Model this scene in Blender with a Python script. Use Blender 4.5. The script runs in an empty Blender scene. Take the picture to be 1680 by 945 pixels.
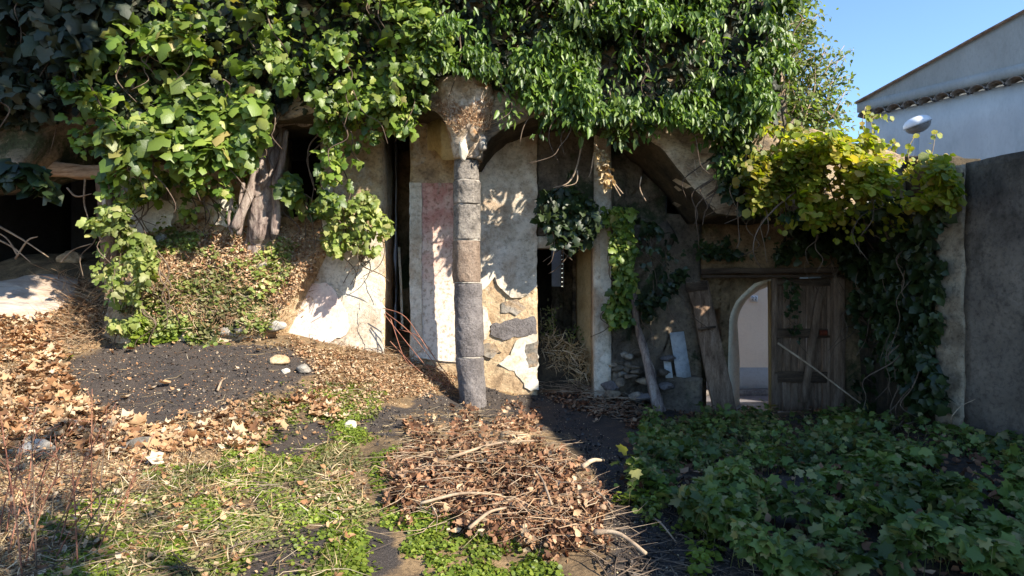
import bpy, bmesh, math, random
import numpy as np
from mathutils import Vector, Matrix
R = math.radians
rng = np.random.default_rng(7); random.seed(7)
S = bpy.context.scene; COL = S.collection
# ------------------------------------------------------------------ camera, world, sun
F = 1000.0; CZ = 1.5
cam = bpy.data.cameras.new('camera'); co = bpy.data.objects.new('camera', cam); COL.objects.link(co)
co.location = (0, 0, CZ); co.rotation_euler = (R(90), 0, 0)
cam.sensor_width = 36; cam.lens = 36*F/1680; cam.clip_start = .05; cam.clip_end = 500
S.camera = co
SUN_AZ, SUN_EL = 130, 34.5
w = bpy.data.worlds.new('World'); S.world = w; w.use_nodes = True
nt = w.node_tree; sky = nt.nodes.new('ShaderNodeTexSky'); sky.sky_type = 'NISHITA'; sky.sun_disc = False
sky.sun_elevation = R(SUN_EL); sky.sun_rotation = R(SUN_AZ); sky.air_density = 1.0; sky.dust_density = .05; sky.ozone_density = 5
nt.links.new(sky.outputs[0], nt.nodes['Background'].inputs[0]); nt.nodes['Background'].inputs[1].default_value = .125
sl = bpy.data.lights.new('sun', 'SUN'); so = bpy.data.objects.new('sun', sl); COL.objects.link(so)
sl.energy = 5.0; sl.angle = R(.55); sl.color = (1, .92, .79)
SD = Vector((math.cos(R(SUN_EL))*math.sin(R(SUN_AZ)), math.cos(R(SUN_EL))*math.cos(R(SUN_AZ)), math.sin(R(SUN_EL))))
so.rotation_euler = SD.to_track_quat('Z', 'Y').to_euler(); so.location = (6, -4, 8)
S.view_settings.view_transform = 'Standard'; S.view_settings.look = 'None'; S.view_settings.gamma = 1
S.view_settings.exposure = 1.38
S.cycles.max_bounces = 6; S.cycles.transparent_max_bounces = 4

# ------------------------------------------------------------------ maths helpers
def P(px, py, Y): return ((px-840)/F*Y, Y, CZ+(472.5-py)/F*Y)
def XP(px, Y): return (px-840)/F*Y
def ZP(py, Y): return CZ+(472.5-py)/F*Y
def _h(i, j, k, s):
    n = (i*374761393 + j*668265263 + k*2147483647 + s*1274126177) & 0xffffffff
    n = ((n ^ (n >> 13))*1274126177) & 0xffffffff
    return ((n ^ (n >> 16)) & 0xffff)/65535.0
def vn(x, y=0, z=0, s=0):
    x, y, z = np.broadcast_arrays(np.asarray(x, float), np.asarray(y, float), np.asarray(z, float))
    xi, yi, zi = np.floor(x).astype(np.int64), np.floor(y).astype(np.int64), np.floor(z).astype(np.int64)
    fx, fy, fz = x-xi, y-yi, z-zi
    fx, fy, fz = fx*fx*(3-2*fx), fy*fy*(3-2*fy), fz*fz*(3-2*fz)
    o = 0
    for a in (0, 1):
        for b in (0, 1):
            for c in (0, 1):
                o = o + _h(xi+a, yi+b, zi+c, s)*(fx if a else 1-fx)*(fy if b else 1-fy)*(fz if c else 1-fz)
    return o*2-1
def fbm(x, y=0, z=0, s=0, o=4):
    t = 0; a = .5
    for i in range(o):
        t = t + a*vn(np.asarray(x)*2**i, np.asarray(y)*2**i, np.asarray(z)*2**i, s+i*17); a *= .5
    return t
def inpoly(x, y, poly):
    x = np.asarray(x); y = np.asarray(y); r = np.zeros(x.shape, bool); n = len(poly)
    for i in range(n):
        x1, y1 = poly[i]; x2, y2 = poly[(i+1) % n]
        if y1 == y2: continue
        c = ((y1 > y) != (y2 > y)) & (x < (x2-x1)*(y-y1)/(y2-y1)+x1)
        r ^= c
    return r
def nrm(v): return v/np.maximum(np.linalg.norm(v, axis=-1, keepdims=True), 1e-9)

# ------------------------------------------------------------------ object helpers
def T(name, label, cat, loc=(0, 0, 0), group=None):
    o = bpy.data.objects.new(name, None); COL.objects.link(o); o.location = loc; o.empty_display_size = .1
    o['label'] = label; o['category'] = cat
    if group: o['group'] = group
    return o
def tag(o, label, cat, group=None):
    o['label'] = label; o['category'] = cat
    if group: o['group'] = group
    return o
def link(o, parent=None, kind=None):
    COL.objects.link(o)
    if parent is not None:
        o.parent = parent
        if parent.type == 'EMPTY': o.matrix_parent_inverse = Matrix.Translation(-parent.location)
    if kind: o['kind'] = kind
    return o
def ob(name, mesh, mat=None, parent=None, kind=None, smooth=False):
    if mat: mesh.materials.clear(); mesh.materials.append(mat)
    if smooth: mesh.polygons.foreach_set('use_smooth', [True]*len(mesh.polygons))
    return link(bpy.data.objects.new(name, mesh), parent, kind)
def npmesh(name, V, Fc):
    """V (n,3), Fc (m,k) all faces same size"""
    me = bpy.data.meshes.new(name); V = np.asarray(V, np.float32); Fc = np.asarray(Fc, np.int32); m, k = Fc.shape
    me.vertices.add(len(V)); me.vertices.foreach_set('co', V.ravel())
    me.loops.add(m*k); me.loops.foreach_set('vertex_index', Fc.ravel())
    me.polygons.add(m); me.polygons.foreach_set('loop_start', np.arange(0, m*k, k, dtype=np.int32))
    me.polygons.foreach_set('loop_total', np.full(m, k, np.int32))
    me.update(calc_edges=True); me.validate(); return me
def bmm(name, bm):
    me = bpy.data.meshes.new(name); bmesh.ops.recalc_face_normals(bm, faces=bm.faces); bm.to_mesh(me); bm.free(); return me
def displace(V, amp, freq, s=0, o=3):
    V = np.asarray(V, float); D = np.stack([fbm(V[:, 0]*freq, V[:, 1]*freq, V[:, 2]*freq, s+i*31, o) for i in range(3)], 1)
    return V+D*amp
def loft(name, rings, caps=True, closed=True):
    """rings: (r,k,3)"""
    rings = np.asarray(rings, float); r, k, _ = rings.shape
    V = rings.reshape(-1, 3); fs = []
    i = np.arange(r-1)[:, None]*k; j = np.arange(k if closed else k-1)[None, :]; jn = (j+1) % k
    q = np.stack([i+j, i+jn, i+k+jn, i+k+j], -1).reshape(-1, 4)
    t = np.concatenate([q[:, [0, 1, 2]], q[:, [0, 2, 3]]])
    if caps and closed:
        V = np.concatenate([V, [rings[0].mean(0)], [rings[-1].mean(0)]])
        a, b = len(V)-2, len(V)-1; jj = np.arange(k); jj2 = (jj+1) % k
        t = np.concatenate([t, np.stack([np.full(k, a), jj2, jj], 1), np.stack([np.full(k, b), (r-1)*k+jj, (r-1)*k+jj2], 1)])
    return V, t
def pwall(name, pts, th, mat, parent=None, res=.07, amp=.02, freq=3.0, seed=0, kind=None, smooth=True, fine=.006):
    """wall along a path of (X,Y,zbottom,ztop), thickness vector th; every face displaced"""
    pts = np.asarray(pts, float); seg = np.hypot(np.diff(pts[:, 0]), np.diff(pts[:, 1]))+.4*np.abs(np.diff(pts[:, 2])); out = [pts[0]]
    for a, b, l in zip(pts[:-1], pts[1:], seg):
        n = max(1, int(math.ceil(l/res)))
        for i in range(1, n+1): out.append(a+(b-a)*i/n)
    s = np.array(out); H = (s[:, 3]-s[:, 2]).max(); nr = max(2, int(H/res)); tl = math.hypot(*th); nd = max(1, int(tl/(res*1.5)))
    t = np.linspace(0, 1, nr+1); d = np.linspace(0, 1, nd+1); rings = []
    for x, y, zb, zt in s:
        a = np.stack([np.full(nr+1, x), np.full(nr+1, y), zb+(zt-zb)*t], 1)
        b = np.stack([x+th[0]*d[1:], y+th[1]*d[1:], np.full(nd, zt)], 1)
        c = a[::-1][1:]+np.array([th[0], th[1], 0]); e = np.stack([x+th[0]*d[::-1][1:-1], y+th[1]*d[::-1][1:-1], np.full(nd-1, zb)], 1)
        rings.append(np.concatenate([a, b, c, e]))
    V, t = loft(name, rings)
    V = displace(V, amp, freq, seed); V = displace(V, fine, freq*7, seed+5, 2)
    return ob(name, npmesh(name, V, t), mat, parent, kind, smooth)
def box(name, x0, x1, y0, y1, z0, z1, mat, parent=None, amp=0, res=.08, seed=0, kind=None):
    return pwall(name, [(x0, y0, z0, z1), (x1, y0, z0, z1)], (0, y1-y0), mat, parent, res=res, amp=amp, freq=4, seed=seed, kind=kind, smooth=False, fine=amp*.3)
def bar(name, A, B, wd, th, mat, parent=None, amp=.004, seed=0, up=(0, -1, 0), nseg=None, kind=None):
    """squared timber from A to B, width wd, thickness th (towards up)"""
    A = np.array(A, float); B = np.array(B, float); d = B-A; L = np.linalg.norm(d); d /= L
    u = np.array(up, float); s = np.cross(d, u); s /= np.linalg.norm(s); u = np.cross(s, d)
    n = nseg or max(2, int(L/.12)); c = .12*min(wd, th); rings = []
    pr = [(-wd/2+c, -th/2), (wd/2-c, -th/2), (wd/2, -th/2+c), (wd/2, th/2-c), (wd/2-c, th/2), (-wd/2+c, th/2), (-wd/2, th/2-c), (-wd/2, -th/2+c)]
    for i in range(n+1):
        p = A+d*L*i/n; rings.append([p+s*a+u*b for a, b in pr])
    V, t = loft(name, rings); V = displace(V, amp*3, 2.5, seed, 2); V = displace(V, amp, 14, seed+3, 2)
    return ob(name, npmesh(name, V, t), mat, parent, kind)
def catmull(pts, n=8):
    p = np.asarray(pts, float); p = np.concatenate([[2*p[0]-p[1]], p, [2*p[-1]-p[-2]]]); o = []
    for i in range(1, len(p)-2):
        for k in range(n):
            t = k/n; o.append(.5*((2*p[i])+(-p[i-1]+p[i+1])*t+(2*p[i-1]-5*p[i]+4*p[i+1]-p[i+2])*t*t+(-p[i-1]+3*p[i]-3*p[i+1]+p[i+2])*t**3))
    o.append(p[-2]); return np.array(o)
def tubeVT(path, rad, k=6, rough=0, seed=0, n=6, ridges=0):
    """path pts (m,3), rad list"""
    p = catmull(path, n) if len(path) > 2 else np.linspace(path[0], path[-1], n+1)
    r = np.interp(np.linspace(0, 1, len(p)), np.linspace(0, 1, len(rad)), rad)
    d = nrm(np.gradient(p, axis=0)); ref = np.array([.3, -.9, .2]) if abs(d[0] @ np.array([.3, -.9, .2])) < .85 else np.array([1., 0, 0])
    s = nrm(np.cross(d, ref)); u = np.cross(s, d); a = np.arange(k)*2*math.pi/k; rings = []
    for i in range(len(p)):
        rr = r[i]*np.ones(k)
        if rough: rr = rr*(1+rough*fbm(np.cos(a)*1.6+seed, np.sin(a)*1.6, i*.25, seed, 3)*1.6)
        if ridges: rr = rr*(1+ridges*fbm(np.cos(a)*4+seed, np.sin(a)*4, i*.12, seed+9, 2))
        rings.append(p[i]+s[i]*np.cos(a)[:, None]*rr[:, None]+u[i]*np.sin(a)[:, None]*rr[:, None])
    return loft('', rings)
def tube(name, path, rad, mat, parent=None, k=7, rough=0, seed=0, n=6, ridges=0, kind=None):
    V, t = tubeVT(path, rad, k, rough, seed, n, ridges)
    return ob(name, npmesh(name, V, t), mat, parent, kind, True)
def tubes(name, lst, mat, parent=None, kind=None, k=4, n=4):
    Vs = []; Ts = []; o = 0
    for path, rad in lst:
        V, t = tubeVT(path, rad, k, 0, 0, n); Vs.append(V); Ts.append(t+o); o += len(V)
    return ob(name, npmesh(name, np.concatenate(Vs), np.concatenate(Ts)), mat, parent, kind, True)
def rockVT(c, s, seed=0, sub=3, rough=.35):
    sub = 3
    bm = bmesh.new(); bmesh.ops.create_icosphere(bm, subdivisions=sub, radius=1); V = np.array([v.co[:] for v in bm.verts]); t = np.array([[v.index for v in f.verts] for f in bm.faces]); bm.free()
    q = np.random.default_rng(seed*7+1); pn = nrm(q.normal(0, 1, (13, 3))); pd = q.uniform(.62, .98, 13); dt = V @ pn.T
    rr = np.where(dt > .05, pd/np.maximum(dt, .05), 9).min(1).clip(.5, 1.25)
    V = V*(rr*(1+rough*.35*fbm(V[:, 0]*2.1+seed*3.7, V[:, 1]*2.1, V[:, 2]*2.1, seed, 3)+.03*fbm(V[:, 0]*8, V[:, 1]*8, V[:, 2]*8, seed+2, 2)))[:, None]
    return V*np.array(s)+np.array(c), t
def rock(name, c, s, mat, parent=None, seed=0, sub=2, rough=.35, kind=None):
    V, t = rockVT(c, s, seed, sub, rough); return ob(name, npmesh(name, V, t), mat, parent, kind, False)
def patch(name, poly, Y, thick, mat, parent, seed=0, jag=3.0, yfun=None):
    """a coat of plaster with a ragged broken edge, standing proud of the wall; poly in photo pixels at distance Y"""
    pts = []
    for i in range(len(poly)):
        a = np.array(poly[i], float); b = np.array(poly[(i+1) % len(poly)], float); n = max(1, int(np.linalg.norm(b-a)/5))
        for k in range(n): pts.append(a+(b-a)*k/n)
    pts = np.array(pts); pts = pts+jag*np.stack([fbm(pts[:, 0]*.11, pts[:, 1]*.11, 0, seed), fbm(pts[:, 0]*.11, pts[:, 1]*.11, 5, seed+3)], 1)*2
    bm = bmesh.new(); vs = [bm.verts.new(P(x, y, Y-thick)) for x, y in pts]; f = bm.faces.new(vs)
    r = bmesh.ops.extrude_face_region(bm, geom=[f]); 
    for v in [g for g in r['geom'] if isinstance(g, bmesh.types.BMVert)]: v.co.y += thick+.06
    bmesh.ops.triangulate(bm, faces=bm.faces)
    return ob(name, bmm(name, bm), mat, parent)

# ------------------------------------------------------------------ materials
def newmat(name):
    m = bpy.data.materials.new(name); m.use_nodes = True; n = m.node_tree; b = n.nodes['Principled BSDF']; return m, n, b
def ramp(n, cols, pos=None, interp='LINEAR'):
    r = n.nodes.new('ShaderNodeValToRGB'); r.color_ramp.interpolation = interp; e = r.color_ramp.elements
    while len(e) < len(cols): e.new(.5)
    for i, c in enumerate(cols): e[i].position = pos[i] if pos else i/(len(cols)-1); e[i].color = (*c, 1)
    return r
def noise(n, scale, detail=6, rough=.6, vec=None, dist=0):
    t = n.nodes.new('ShaderNodeTexNoise'); t.inputs['Scale'].default_value = scale; t.inputs['Detail'].default_value = detail; t.inputs['Roughness'].default_value = rough; t.inputs['Distortion'].default_value = dist
    if vec: n.links.new(vec, t.inputs['Vector'])
    return t
def mapping(n, scale=(1, 1, 1)):
    tc = n.nodes.new('ShaderNodeTexCoord'); mp = n.nodes.new('ShaderNodeMapping'); mp.inputs['Scale'].default_value = scale
    n.links.new(tc.outputs['Object'], mp.inputs['Vector']); return mp.outputs['Vector']
def mix(n, a, b, f, mode='MIX'):
    m = n.nodes.new('ShaderNodeMix'); m.data_type = 'RGBA'; m.blend_type = mode
    for s, v in ((m.inputs[6], a), (m.inputs[7], b)):
        if isinstance(v, tuple): s.default_value = (*v, 1)
        else: n.links.new(v, s)
    if isinstance(f, (int, float)): m.inputs[0].default_value = f
    else: n.links.new(f, m.inputs[0])
    return m.outputs[2]
def aged(name, cols, scale=1.6, pos=None, fine=22, fstr=.5, stain=None, stain_scale=.9, stain_lo=.5, stain_hi=.62, bump=.5, bscale=28, rough=.93, stretch=(1, 1, 1), crack=0, spots=None):
    m, n, b = newmat(name); v = mapping(n, stretch); n1 = noise(n, scale, 10, .65, v, .4)
    p = pos or [.32+.36*i/(len(cols)-1) for i in range(len(cols))]
    r = ramp(n, cols, p); n.links.new(n1.outputs[0], r.inputs[0]); c = r.outputs[0]
    if stain:
        n3 = noise(n, stain_scale, 9, .7, v, .6); r3 = ramp(n, [(0, 0, 0), (1, 1, 1)], [stain_lo, stain_hi]); n.links.new(n3.outputs[0], r3.inputs[0]); c = mix(n, c, stain, r3.outputs[0])
    if spots:
        n5 = noise(n, 14, 6, .7, v, .2); r5 = ramp(n, [(0, 0, 0), (.65, .65, .65)], [.58, .74]); n.links.new(n5.outputs[0], r5.inputs[0]); c = mix(n, c, spots, r5.outputs[0])
    n2 = noise(n, fine, 8, .7, v); r2 = ramp(n, [(1-fstr,)*3, (1, 1, 1), (1, 1, 1)], [.3, .52, .8]); n.links.new(n2.outputs[0], r2.inputs[0]); c = mix(n, c, r2.outputs[0], 1.0, 'MULTIPLY')
    hb = n2.outputs[0]
    if crack:
        vo = n.nodes.new('ShaderNodeTexVoronoi'); vo.feature = 'DISTANCE_TO_EDGE'; vo.inputs['Scale'].default_value = crack
        nw = noise(n, 3, 4, .6, v); mv = mix(n, v, nw.outputs['Color'], .12); n.links.new(mv, vo.inputs['Vector'])
        rc = ramp(n, [(.35, .3, .25), (1, 1, 1)], [.0, .045]); n.links.new(vo.outputs['Distance'], rc.inputs[0]); c = mix(n, c, rc.outputs[0], .8, 'MULTIPLY')
    n.links.new(c, b.inputs['Base Color']); b.inputs['Roughness'].default_value = rough; b.inputs['Specular IOR Level'].default_value = .25
    n4 = noise(n, bscale, 10, .75, v); bp = n.nodes.new('ShaderNodeBump'); bp.inputs['Strength'].default_value = bump; bp.inputs['Distance'].default_value = .03
    n.links.new(n4.outputs[0], bp.inputs['Height']); n.links.new(bp.outputs[0], b.inputs['Normal'])
    return m
def leafmat(name, cols, trans=.35, rough=.42, tcol=None, spec=.45, pos=None, clump=.5):
    m, n, b = newmat(name); g = n.nodes.new('ShaderNodeNewGeometry'); oi = n.nodes.new('ShaderNodeObjectInfo')
    a = n.nodes.new('ShaderNodeMath'); a.operation = 'ADD'; n.links.new(g.outputs['Random Per Island'], a.inputs[0]); n.links.new(oi.outputs['Random'], a.inputs[1])
    f = n.nodes.new('ShaderNodeMath'); f.operation = 'FRACT'; n.links.new(a.outputs[0], f.inputs[0])
    r = ramp(n, cols, pos); n.links.new(f.outputs[0], r.inputs[0])
    nz = n.nodes.new('ShaderNodeTexNoise'); nz.inputs['Scale'].default_value = 1.7; n.links.new(g.outputs['Position'], nz.inputs['Vector'])
    rr = ramp(n, [(1-clump,)*3, (1, 1, 1)], [.35, .6]); n.links.new(nz.outputs[0], rr.inputs[0]); c = mix(n, r.outputs[0], rr.outputs[0], 1.0, 'MULTIPLY')
    n.links.new(c, b.inputs['Base Color']); b.inputs['Roughness'].default_value = rough; b.inputs['Specular IOR Level'].default_value = spec
    nb = n.nodes.new('ShaderNodeTexNoise'); nb.inputs['Scale'].default_value = 60; n.links.new(g.outputs['Position'], nb.inputs['Vector'])
    bp = n.nodes.new('ShaderNodeBump'); bp.inputs['Strength'].default_value = .25; bp.inputs['Distance'].default_value = .01; n.links.new(nb.outputs[0], bp.inputs['Height']); n.links.new(bp.outputs[0], b.inputs['Normal'])
    if trans:
        tr = n.nodes.new('ShaderNodeBsdfTranslucent'); ms = n.nodes.new('ShaderNodeMixShader'); ms.inputs[0].default_value = trans
        tc = mix(n, c, tcol or (1.6, 1.7, .6), 1.0, 'MULTIPLY'); n.links.new(tc, tr.inputs['Color'])
        n.links.new(b.outputs[0], ms.inputs[1]); n.links.new(tr.outputs[0], ms.inputs[2]); n.links.new(ms.outputs[0], n.nodes['Material Output'].inputs['Surface'])
    return m
M = {}
M['cream'] = aged('cream_plaster', [(.30, .24, .17), (.52, .45, .35), (.68, .61, .50), (.72, .66, .56)], 2.2, stain=(.43, .32, .22), stain_scale=1.9, stain_lo=.47, stain_hi=.64, fstr=.5, spots=(.22, .16, .11), bump=.55)
M['white_old'] = aged('old_limewash', [(.42, .36, .28), (.62, .57, .47), (.72, .68, .58)], 2.6, fstr=.4, stain=(.5, .38, .22), stain_lo=.56, stain_hi=.7, stain_scale=2)
M['ochre'] = aged('exposed_ochre_mortar', [(.22, .15, .09), (.42, .29, .17), (.55, .41, .25), (.58, .47, .33)], 3.2, fstr=.6, stain=(.55, .50, .42), stain_lo=.55, stain_hi=.65, stain_scale=1.8, bump=.95, bscale=16, crack=0)
M['sun_reveal'] = aged('sunlit_reveal_tone', [(.68, .57, .4), (.86, .77, .6)], 3, fstr=.25)  # pale cream stands for direct sun on the arch reveal
M['rubble'] = aged('rubble_masonry', [(.09, .08, .07), (.20, .18, .15), (.34, .30, .25), (.42, .38, .32)], 2.8, fstr=.65, stain=(.36, .25, .15), stain_scale=1.5, stain_lo=.52, stain_hi=.64, bump=1, bscale=14, crack=0)
M['yellow'] = aged('yellow_ochre_render', [(.36, .26, .12), (.52, .41, .22), (.60, .50, .30)], 2, fstr=.35, stain=(.30, .22, .12), stain_lo=.55, stain_hi=.7)
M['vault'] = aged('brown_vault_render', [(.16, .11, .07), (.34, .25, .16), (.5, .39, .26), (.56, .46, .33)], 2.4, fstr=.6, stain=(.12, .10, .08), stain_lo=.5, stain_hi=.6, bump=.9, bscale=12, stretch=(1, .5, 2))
M['darkwall'] = aged('dark_brown_render', [(.07, .057, .043), (.17, .135, .1), (.29, .225, .15)], 1.8, fstr=.6, stain=(.05, .06, .03), stain_lo=.52, stain_hi=.6, bump=.9, bscale=18, spots=(.32, .27, .2))  # dark brown base with noise stains and pale spots
M['doorwall'] = aged('brown_mossy_render', [(.1, .072, .042), (.25, .17, .095), (.4, .28, .16)], 2.2, fstr=.55, stain=(.06, .07, .03), stain_lo=.5, stain_hi=.6, bump=.9, bscale=18)
M['grey'] = aged('grey_cement_render', [(.06, .05, .04), (.125, .105, .085), (.18, .152, .122), (.26, .22, .175)], 1.3, fstr=.55, stain=(.04, .037, .033), stain_scale=1.1, stain_lo=.5, stain_hi=.66, bump=.9, bscale=20, spots=(.07, .065, .06))
M['edge'] = aged('brown_wall_edge', [(.17, .13, .09), (.33, .27, .19), (.45, .38, .28)], 3, fstr=.6, bump=.9, bscale=14)
M['lava1'] = aged('grey_lava_drum', [(.10, .088, .085), (.185, .165, .16), (.27, .245, .235)], 3.5, fstr=.6, fine=45, bump=1, bscale=34, spots=(.06, .05, .05))
M['lava2'] = aged('brown_lava_drum', [(.13, .095, .07), (.24, .175, .13), (.33, .26, .2)], 3.5, fstr=.6, fine=45, bump=1, bscale=34)
M['lava3'] = aged('pitted_lava_drum', [(.10, .09, .08), (.24, .21, .18), (.36, .32, .27)], 5, fstr=.75, fine=30, bump=1, bscale=40, spots=(.05, .045, .04))
M['mortar'] = aged('pale_mortar', [(.15, .13, .11), (.36, .32, .27), (.52, .47, .4)], 9, fstr=.5)
M['cap'] = aged('crumbling_capital', [(.2, .14, .09), (.4, .3, .2), (.58, .48, .37), (.7, .63, .53)], 5, fstr=.7, fine=26, bump=1, bscale=22, stain=(.36, .2, .09), stain_lo=.5, stain_hi=.62, stain_scale=3)
M['stone'] = aged('field_stone', [(.15, .13, .11), (.33, .3, .26), (.5, .46, .4)], 4, fstr=.5, bump=.8)
M['slab'] = aged('pale_stone_slab', [(.25, .18, .13), (.42, .33, .26), (.56, .48, .4)], 1.6, fstr=.3, stretch=(.6, 1.2, 3), stain=(.2, .19, .18), stain_lo=.56, stain_hi=.64, bump=.5)
M['wood'] = aged('weathered_wood', [(.11, .07, .045), (.25, .165, .11), (.38, .27, .19)], 3, fstr=.6, stretch=(6, 6, .7), bump=.8, rough=.8)
M['wood_h'] = aged('weathered_beam', [(.045, .03, .02), (.11, .072, .048), (.18, .13, .085)], 3, fstr=.6, stretch=(.7, 6, 6), bump=.8, rough=.8)
M['wood_y'] = aged('orange_door_edge', [(.13, .07, .03), (.3, .17, .06), (.4, .25, .1)], 4, fstr=.4, stretch=(5, 5, .6), bump=.4, rough=.6)
M['beam'] = aged('tan_beam', [(.2, .12, .07), (.42, .28, .18), (.55, .4, .28)], 4, fstr=.4, stretch=(.7, 6, 6), bump=.6)
M['bark'] = aged('pale_bark', [(.10, .07, .06), (.28, .21, .18), (.46, .37, .31), (.55, .46, .4)], 3, fstr=.7, stretch=(5, 5, .8), bump=1, bscale=18)
M['twig'] = aged('dry_twig', [(.16, .11, .075), (.34, .25, .17), (.5, .4, .28)], 4, fstr=.4, bump=.3)
M['twig_red'] = aged('red_bramble_stem', [(.12, .05, .035), (.26, .11, .07), (.36, .2, .13)], 4, fstr=.4, bump=.2)
M['twig_dark'] = aged('dark_twig', [(.05, .035, .025), (.12, .085, .06), (.2, .15, .11)], 4, fstr=.4, bump=.3)
M['panelw'] = aged('grey_white_board', [(.18, .2, .21), (.3, .325, .34), (.4, .41, .42)], 3, fstr=.3, bump=.15, rough=.7)
M['paper'] = aged('pale_card', [(.4, .42, .42), (.6, .62, .62)], 6, fstr=.3, bump=.15, spots=(.2, .2, .2))
M['rust'] = aged('rusty_iron', [(.09, .02, .01), (.25, .05, .02)], 12, fstr=.5, bump=.4, rough=.7)
M['housew'] = aged('white_house_wall', [(.43, .44, .44), (.56, .57, .56)], .9, fstr=.1, bump=.15, stretch=(1.5, 1.5, .5), stain=(.36, .37, .36), stain_scale=1.2, stain_lo=.52, stain_hi=.8)
M['gable'] = aged('grey_gable_render', [(.27, .27, .25), (.36, .36, .34)], 1.2, fstr=.14, bump=.25, stretch=(1.5, 1.5, .6), stain=(.22, .22, .2), stain_lo=.54, stain_hi=.75)
M['tile'] = aged('clay_tile', [(.16, .10, .07), (.28, .19, .14), (.36, .27, .21)], 7, fstr=.5, bump=.5)
M['beige'] = aged('beige_street_wall', [(.72, .58, .43), (.8, .66, .51)], .9, fstr=.08, bump=.2)
M['dado'] = aged('grey_dado', [(.34, .32, .29), (.42, .4, .37)], 1.4, fstr=.15, bump=.4)
M['kerb'] = aged('worn_kerb', [(.1, .08, .07), (.3, .26, .22)], 8, fstr=.5, bump=.6)
M['asphalt'] = aged('street_asphalt', [(.12, .11, .11), (.2, .18, .18)], 3, fstr=.3, bump=.4)
M['lampw'] = aged('lamp_cap_white', [(.7, .72, .74), (.8, .8, .8)], 3, fstr=.05, bump=.02, rough=.35)
M['lampg'] = aged('lamp_bowl_grey', [(.1, .1, .1), (.24, .235, .23)], 5, fstr=.2, bump=.05, rough=.3)
M['metal'] = aged('galvanised_pole', [(.34, .35, .36), (.45, .46, .47)], 5, fstr=.15, bump=.05, rough=.5)
M['tile_grey'] = aged('grey_brown_tile', [(.1, .08, .065), (.2, .165, .14), (.28, .24, .2)], 7, fstr=.5, bump=.5)
M['print'] = aged('black_print', [(.03, .03, .03), (.05, .05, .05)], 5, fstr=.1)
M['enamel'] = aged('number_plate_enamel', [(.72, .72, .7), (.8, .8, .78)], 5, fstr=.05, rough=.4, bump=.02)
M['brick'] = aged('orange_brick', [(.36, .14, .06), (.55, .25, .12)], 6, fstr=.4, bump=.4)
M['bluewall'] = aged('pale_blue_wall', [(.4, .43, .5), (.55, .58, .64)], 2, fstr=.2)
M['black'] = aged('black_room', [(.018, .015, .012), (.04, .034, .028)], 2, fstr=.4)  # near-black colour put in to keep the room interior dark
M['soil'] = aged('earth_and_ivy_shade', [(.03, .025, .018), (.07, .055, .035), (.12, .09, .055)], 3, fstr=.5, bump=.8)
# pink painted wall: paint survives in the upper part, washed out lower down
m, n, b = newmat('pink_painted_plaster'); v = mapping(n); sep = n.nodes.new('ShaderNodeSeparateXYZ'); n.links.new(v, sep.inputs[0])
nz = noise(n, 2.8, 10, .7, v, .5); ad = n.nodes.new('ShaderNodeMath'); ad.operation = 'MULTIPLY_ADD'; ad.inputs[1].default_value = 3.4; n.links.new(nz.outputs[0], ad.inputs[0]); n.links.new(sep.outputs[2], ad.inputs[2])
r = ramp(n, [(.62, .56, .47), (.66, .54, .45), (.58, .36, .29), (.45, .2, .16), (.4, .33, .27)], [.0, .45, .66, .82, .95]); mr = n.nodes.new('ShaderNodeMapRange'); mr.inputs[1].default_value = 1.9; mr.inputs[2].default_value = 5.1
n.links.new(ad.outputs[0], mr.inputs[0]); n.links.new(mr.outputs[0], r.inputs[0]); n2 = noise(n, 18, 8, .7, v); r2 = ramp(n, [(.55, .5, .45), (1, 1, 1)], [.38, .5]); n.links.new(n2.outputs[0], r2.inputs[0])
n.links.new(mix(n, r.outputs[0], r2.outputs[0], 1.0, 'MULTIPLY'), b.inputs['Base Color']); b.inputs['Roughness'].default_value = .92
bp = n.nodes.new('ShaderNodeBump'); bp.inputs['Strength'].default_value = .5; bp.inputs['Distance'].default_value = .02; n.links.new(n2.outputs[0], bp.inputs['Height']); n.links.new(bp.outputs[0], b.inputs['Normal']); M['pink'] = m
M['palepink'] = aged('pale_pink_plaster', [(.6, .42, .35), (.7, .56, .49), (.72, .64, .57)], 2.4, fstr=.3, bump=.35, spots=(.45, .34, .27))
# leaves
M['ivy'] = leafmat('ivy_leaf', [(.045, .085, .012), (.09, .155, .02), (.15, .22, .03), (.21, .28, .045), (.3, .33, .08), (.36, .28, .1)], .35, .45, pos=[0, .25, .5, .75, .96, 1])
M['ivyl'] = leafmat('sun_paled_ivy_leaf', [(.12, .17, .03), (.2, .26, .05), (.3, .34, .1), (.38, .36, .14)], .35, .5)  # paler copy of the ivy colour with sunshine put into it
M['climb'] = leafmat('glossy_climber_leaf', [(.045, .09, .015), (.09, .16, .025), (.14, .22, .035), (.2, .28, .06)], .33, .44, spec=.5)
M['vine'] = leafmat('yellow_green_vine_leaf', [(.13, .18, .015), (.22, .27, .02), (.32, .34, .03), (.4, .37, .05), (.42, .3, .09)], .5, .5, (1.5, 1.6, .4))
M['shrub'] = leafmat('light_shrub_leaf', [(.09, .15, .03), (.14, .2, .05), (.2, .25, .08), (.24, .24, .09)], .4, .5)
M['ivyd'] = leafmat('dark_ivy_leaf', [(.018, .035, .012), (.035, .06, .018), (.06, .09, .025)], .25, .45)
M['ivydd'] = leafmat('shade_darkened_ivy_leaf', [(.012, .02, .008), (.025, .04, .014), (.05, .05, .025)], .15, .6)  # ivy colour darkened for the shade between leaves and in the corner
M['cover'] = leafmat('ground_ivy_leaf', [(.045, .08, .014), (.085, .14, .024), (.125, .185, .034), (.17, .22, .05), (.3, .26, .1)], .25, .5)
M['weed'] = leafmat('fresh_weed_leaf', [(.11, .16, .02), (.19, .26, .03), (.28, .33, .045)], .35, .5)
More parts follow.
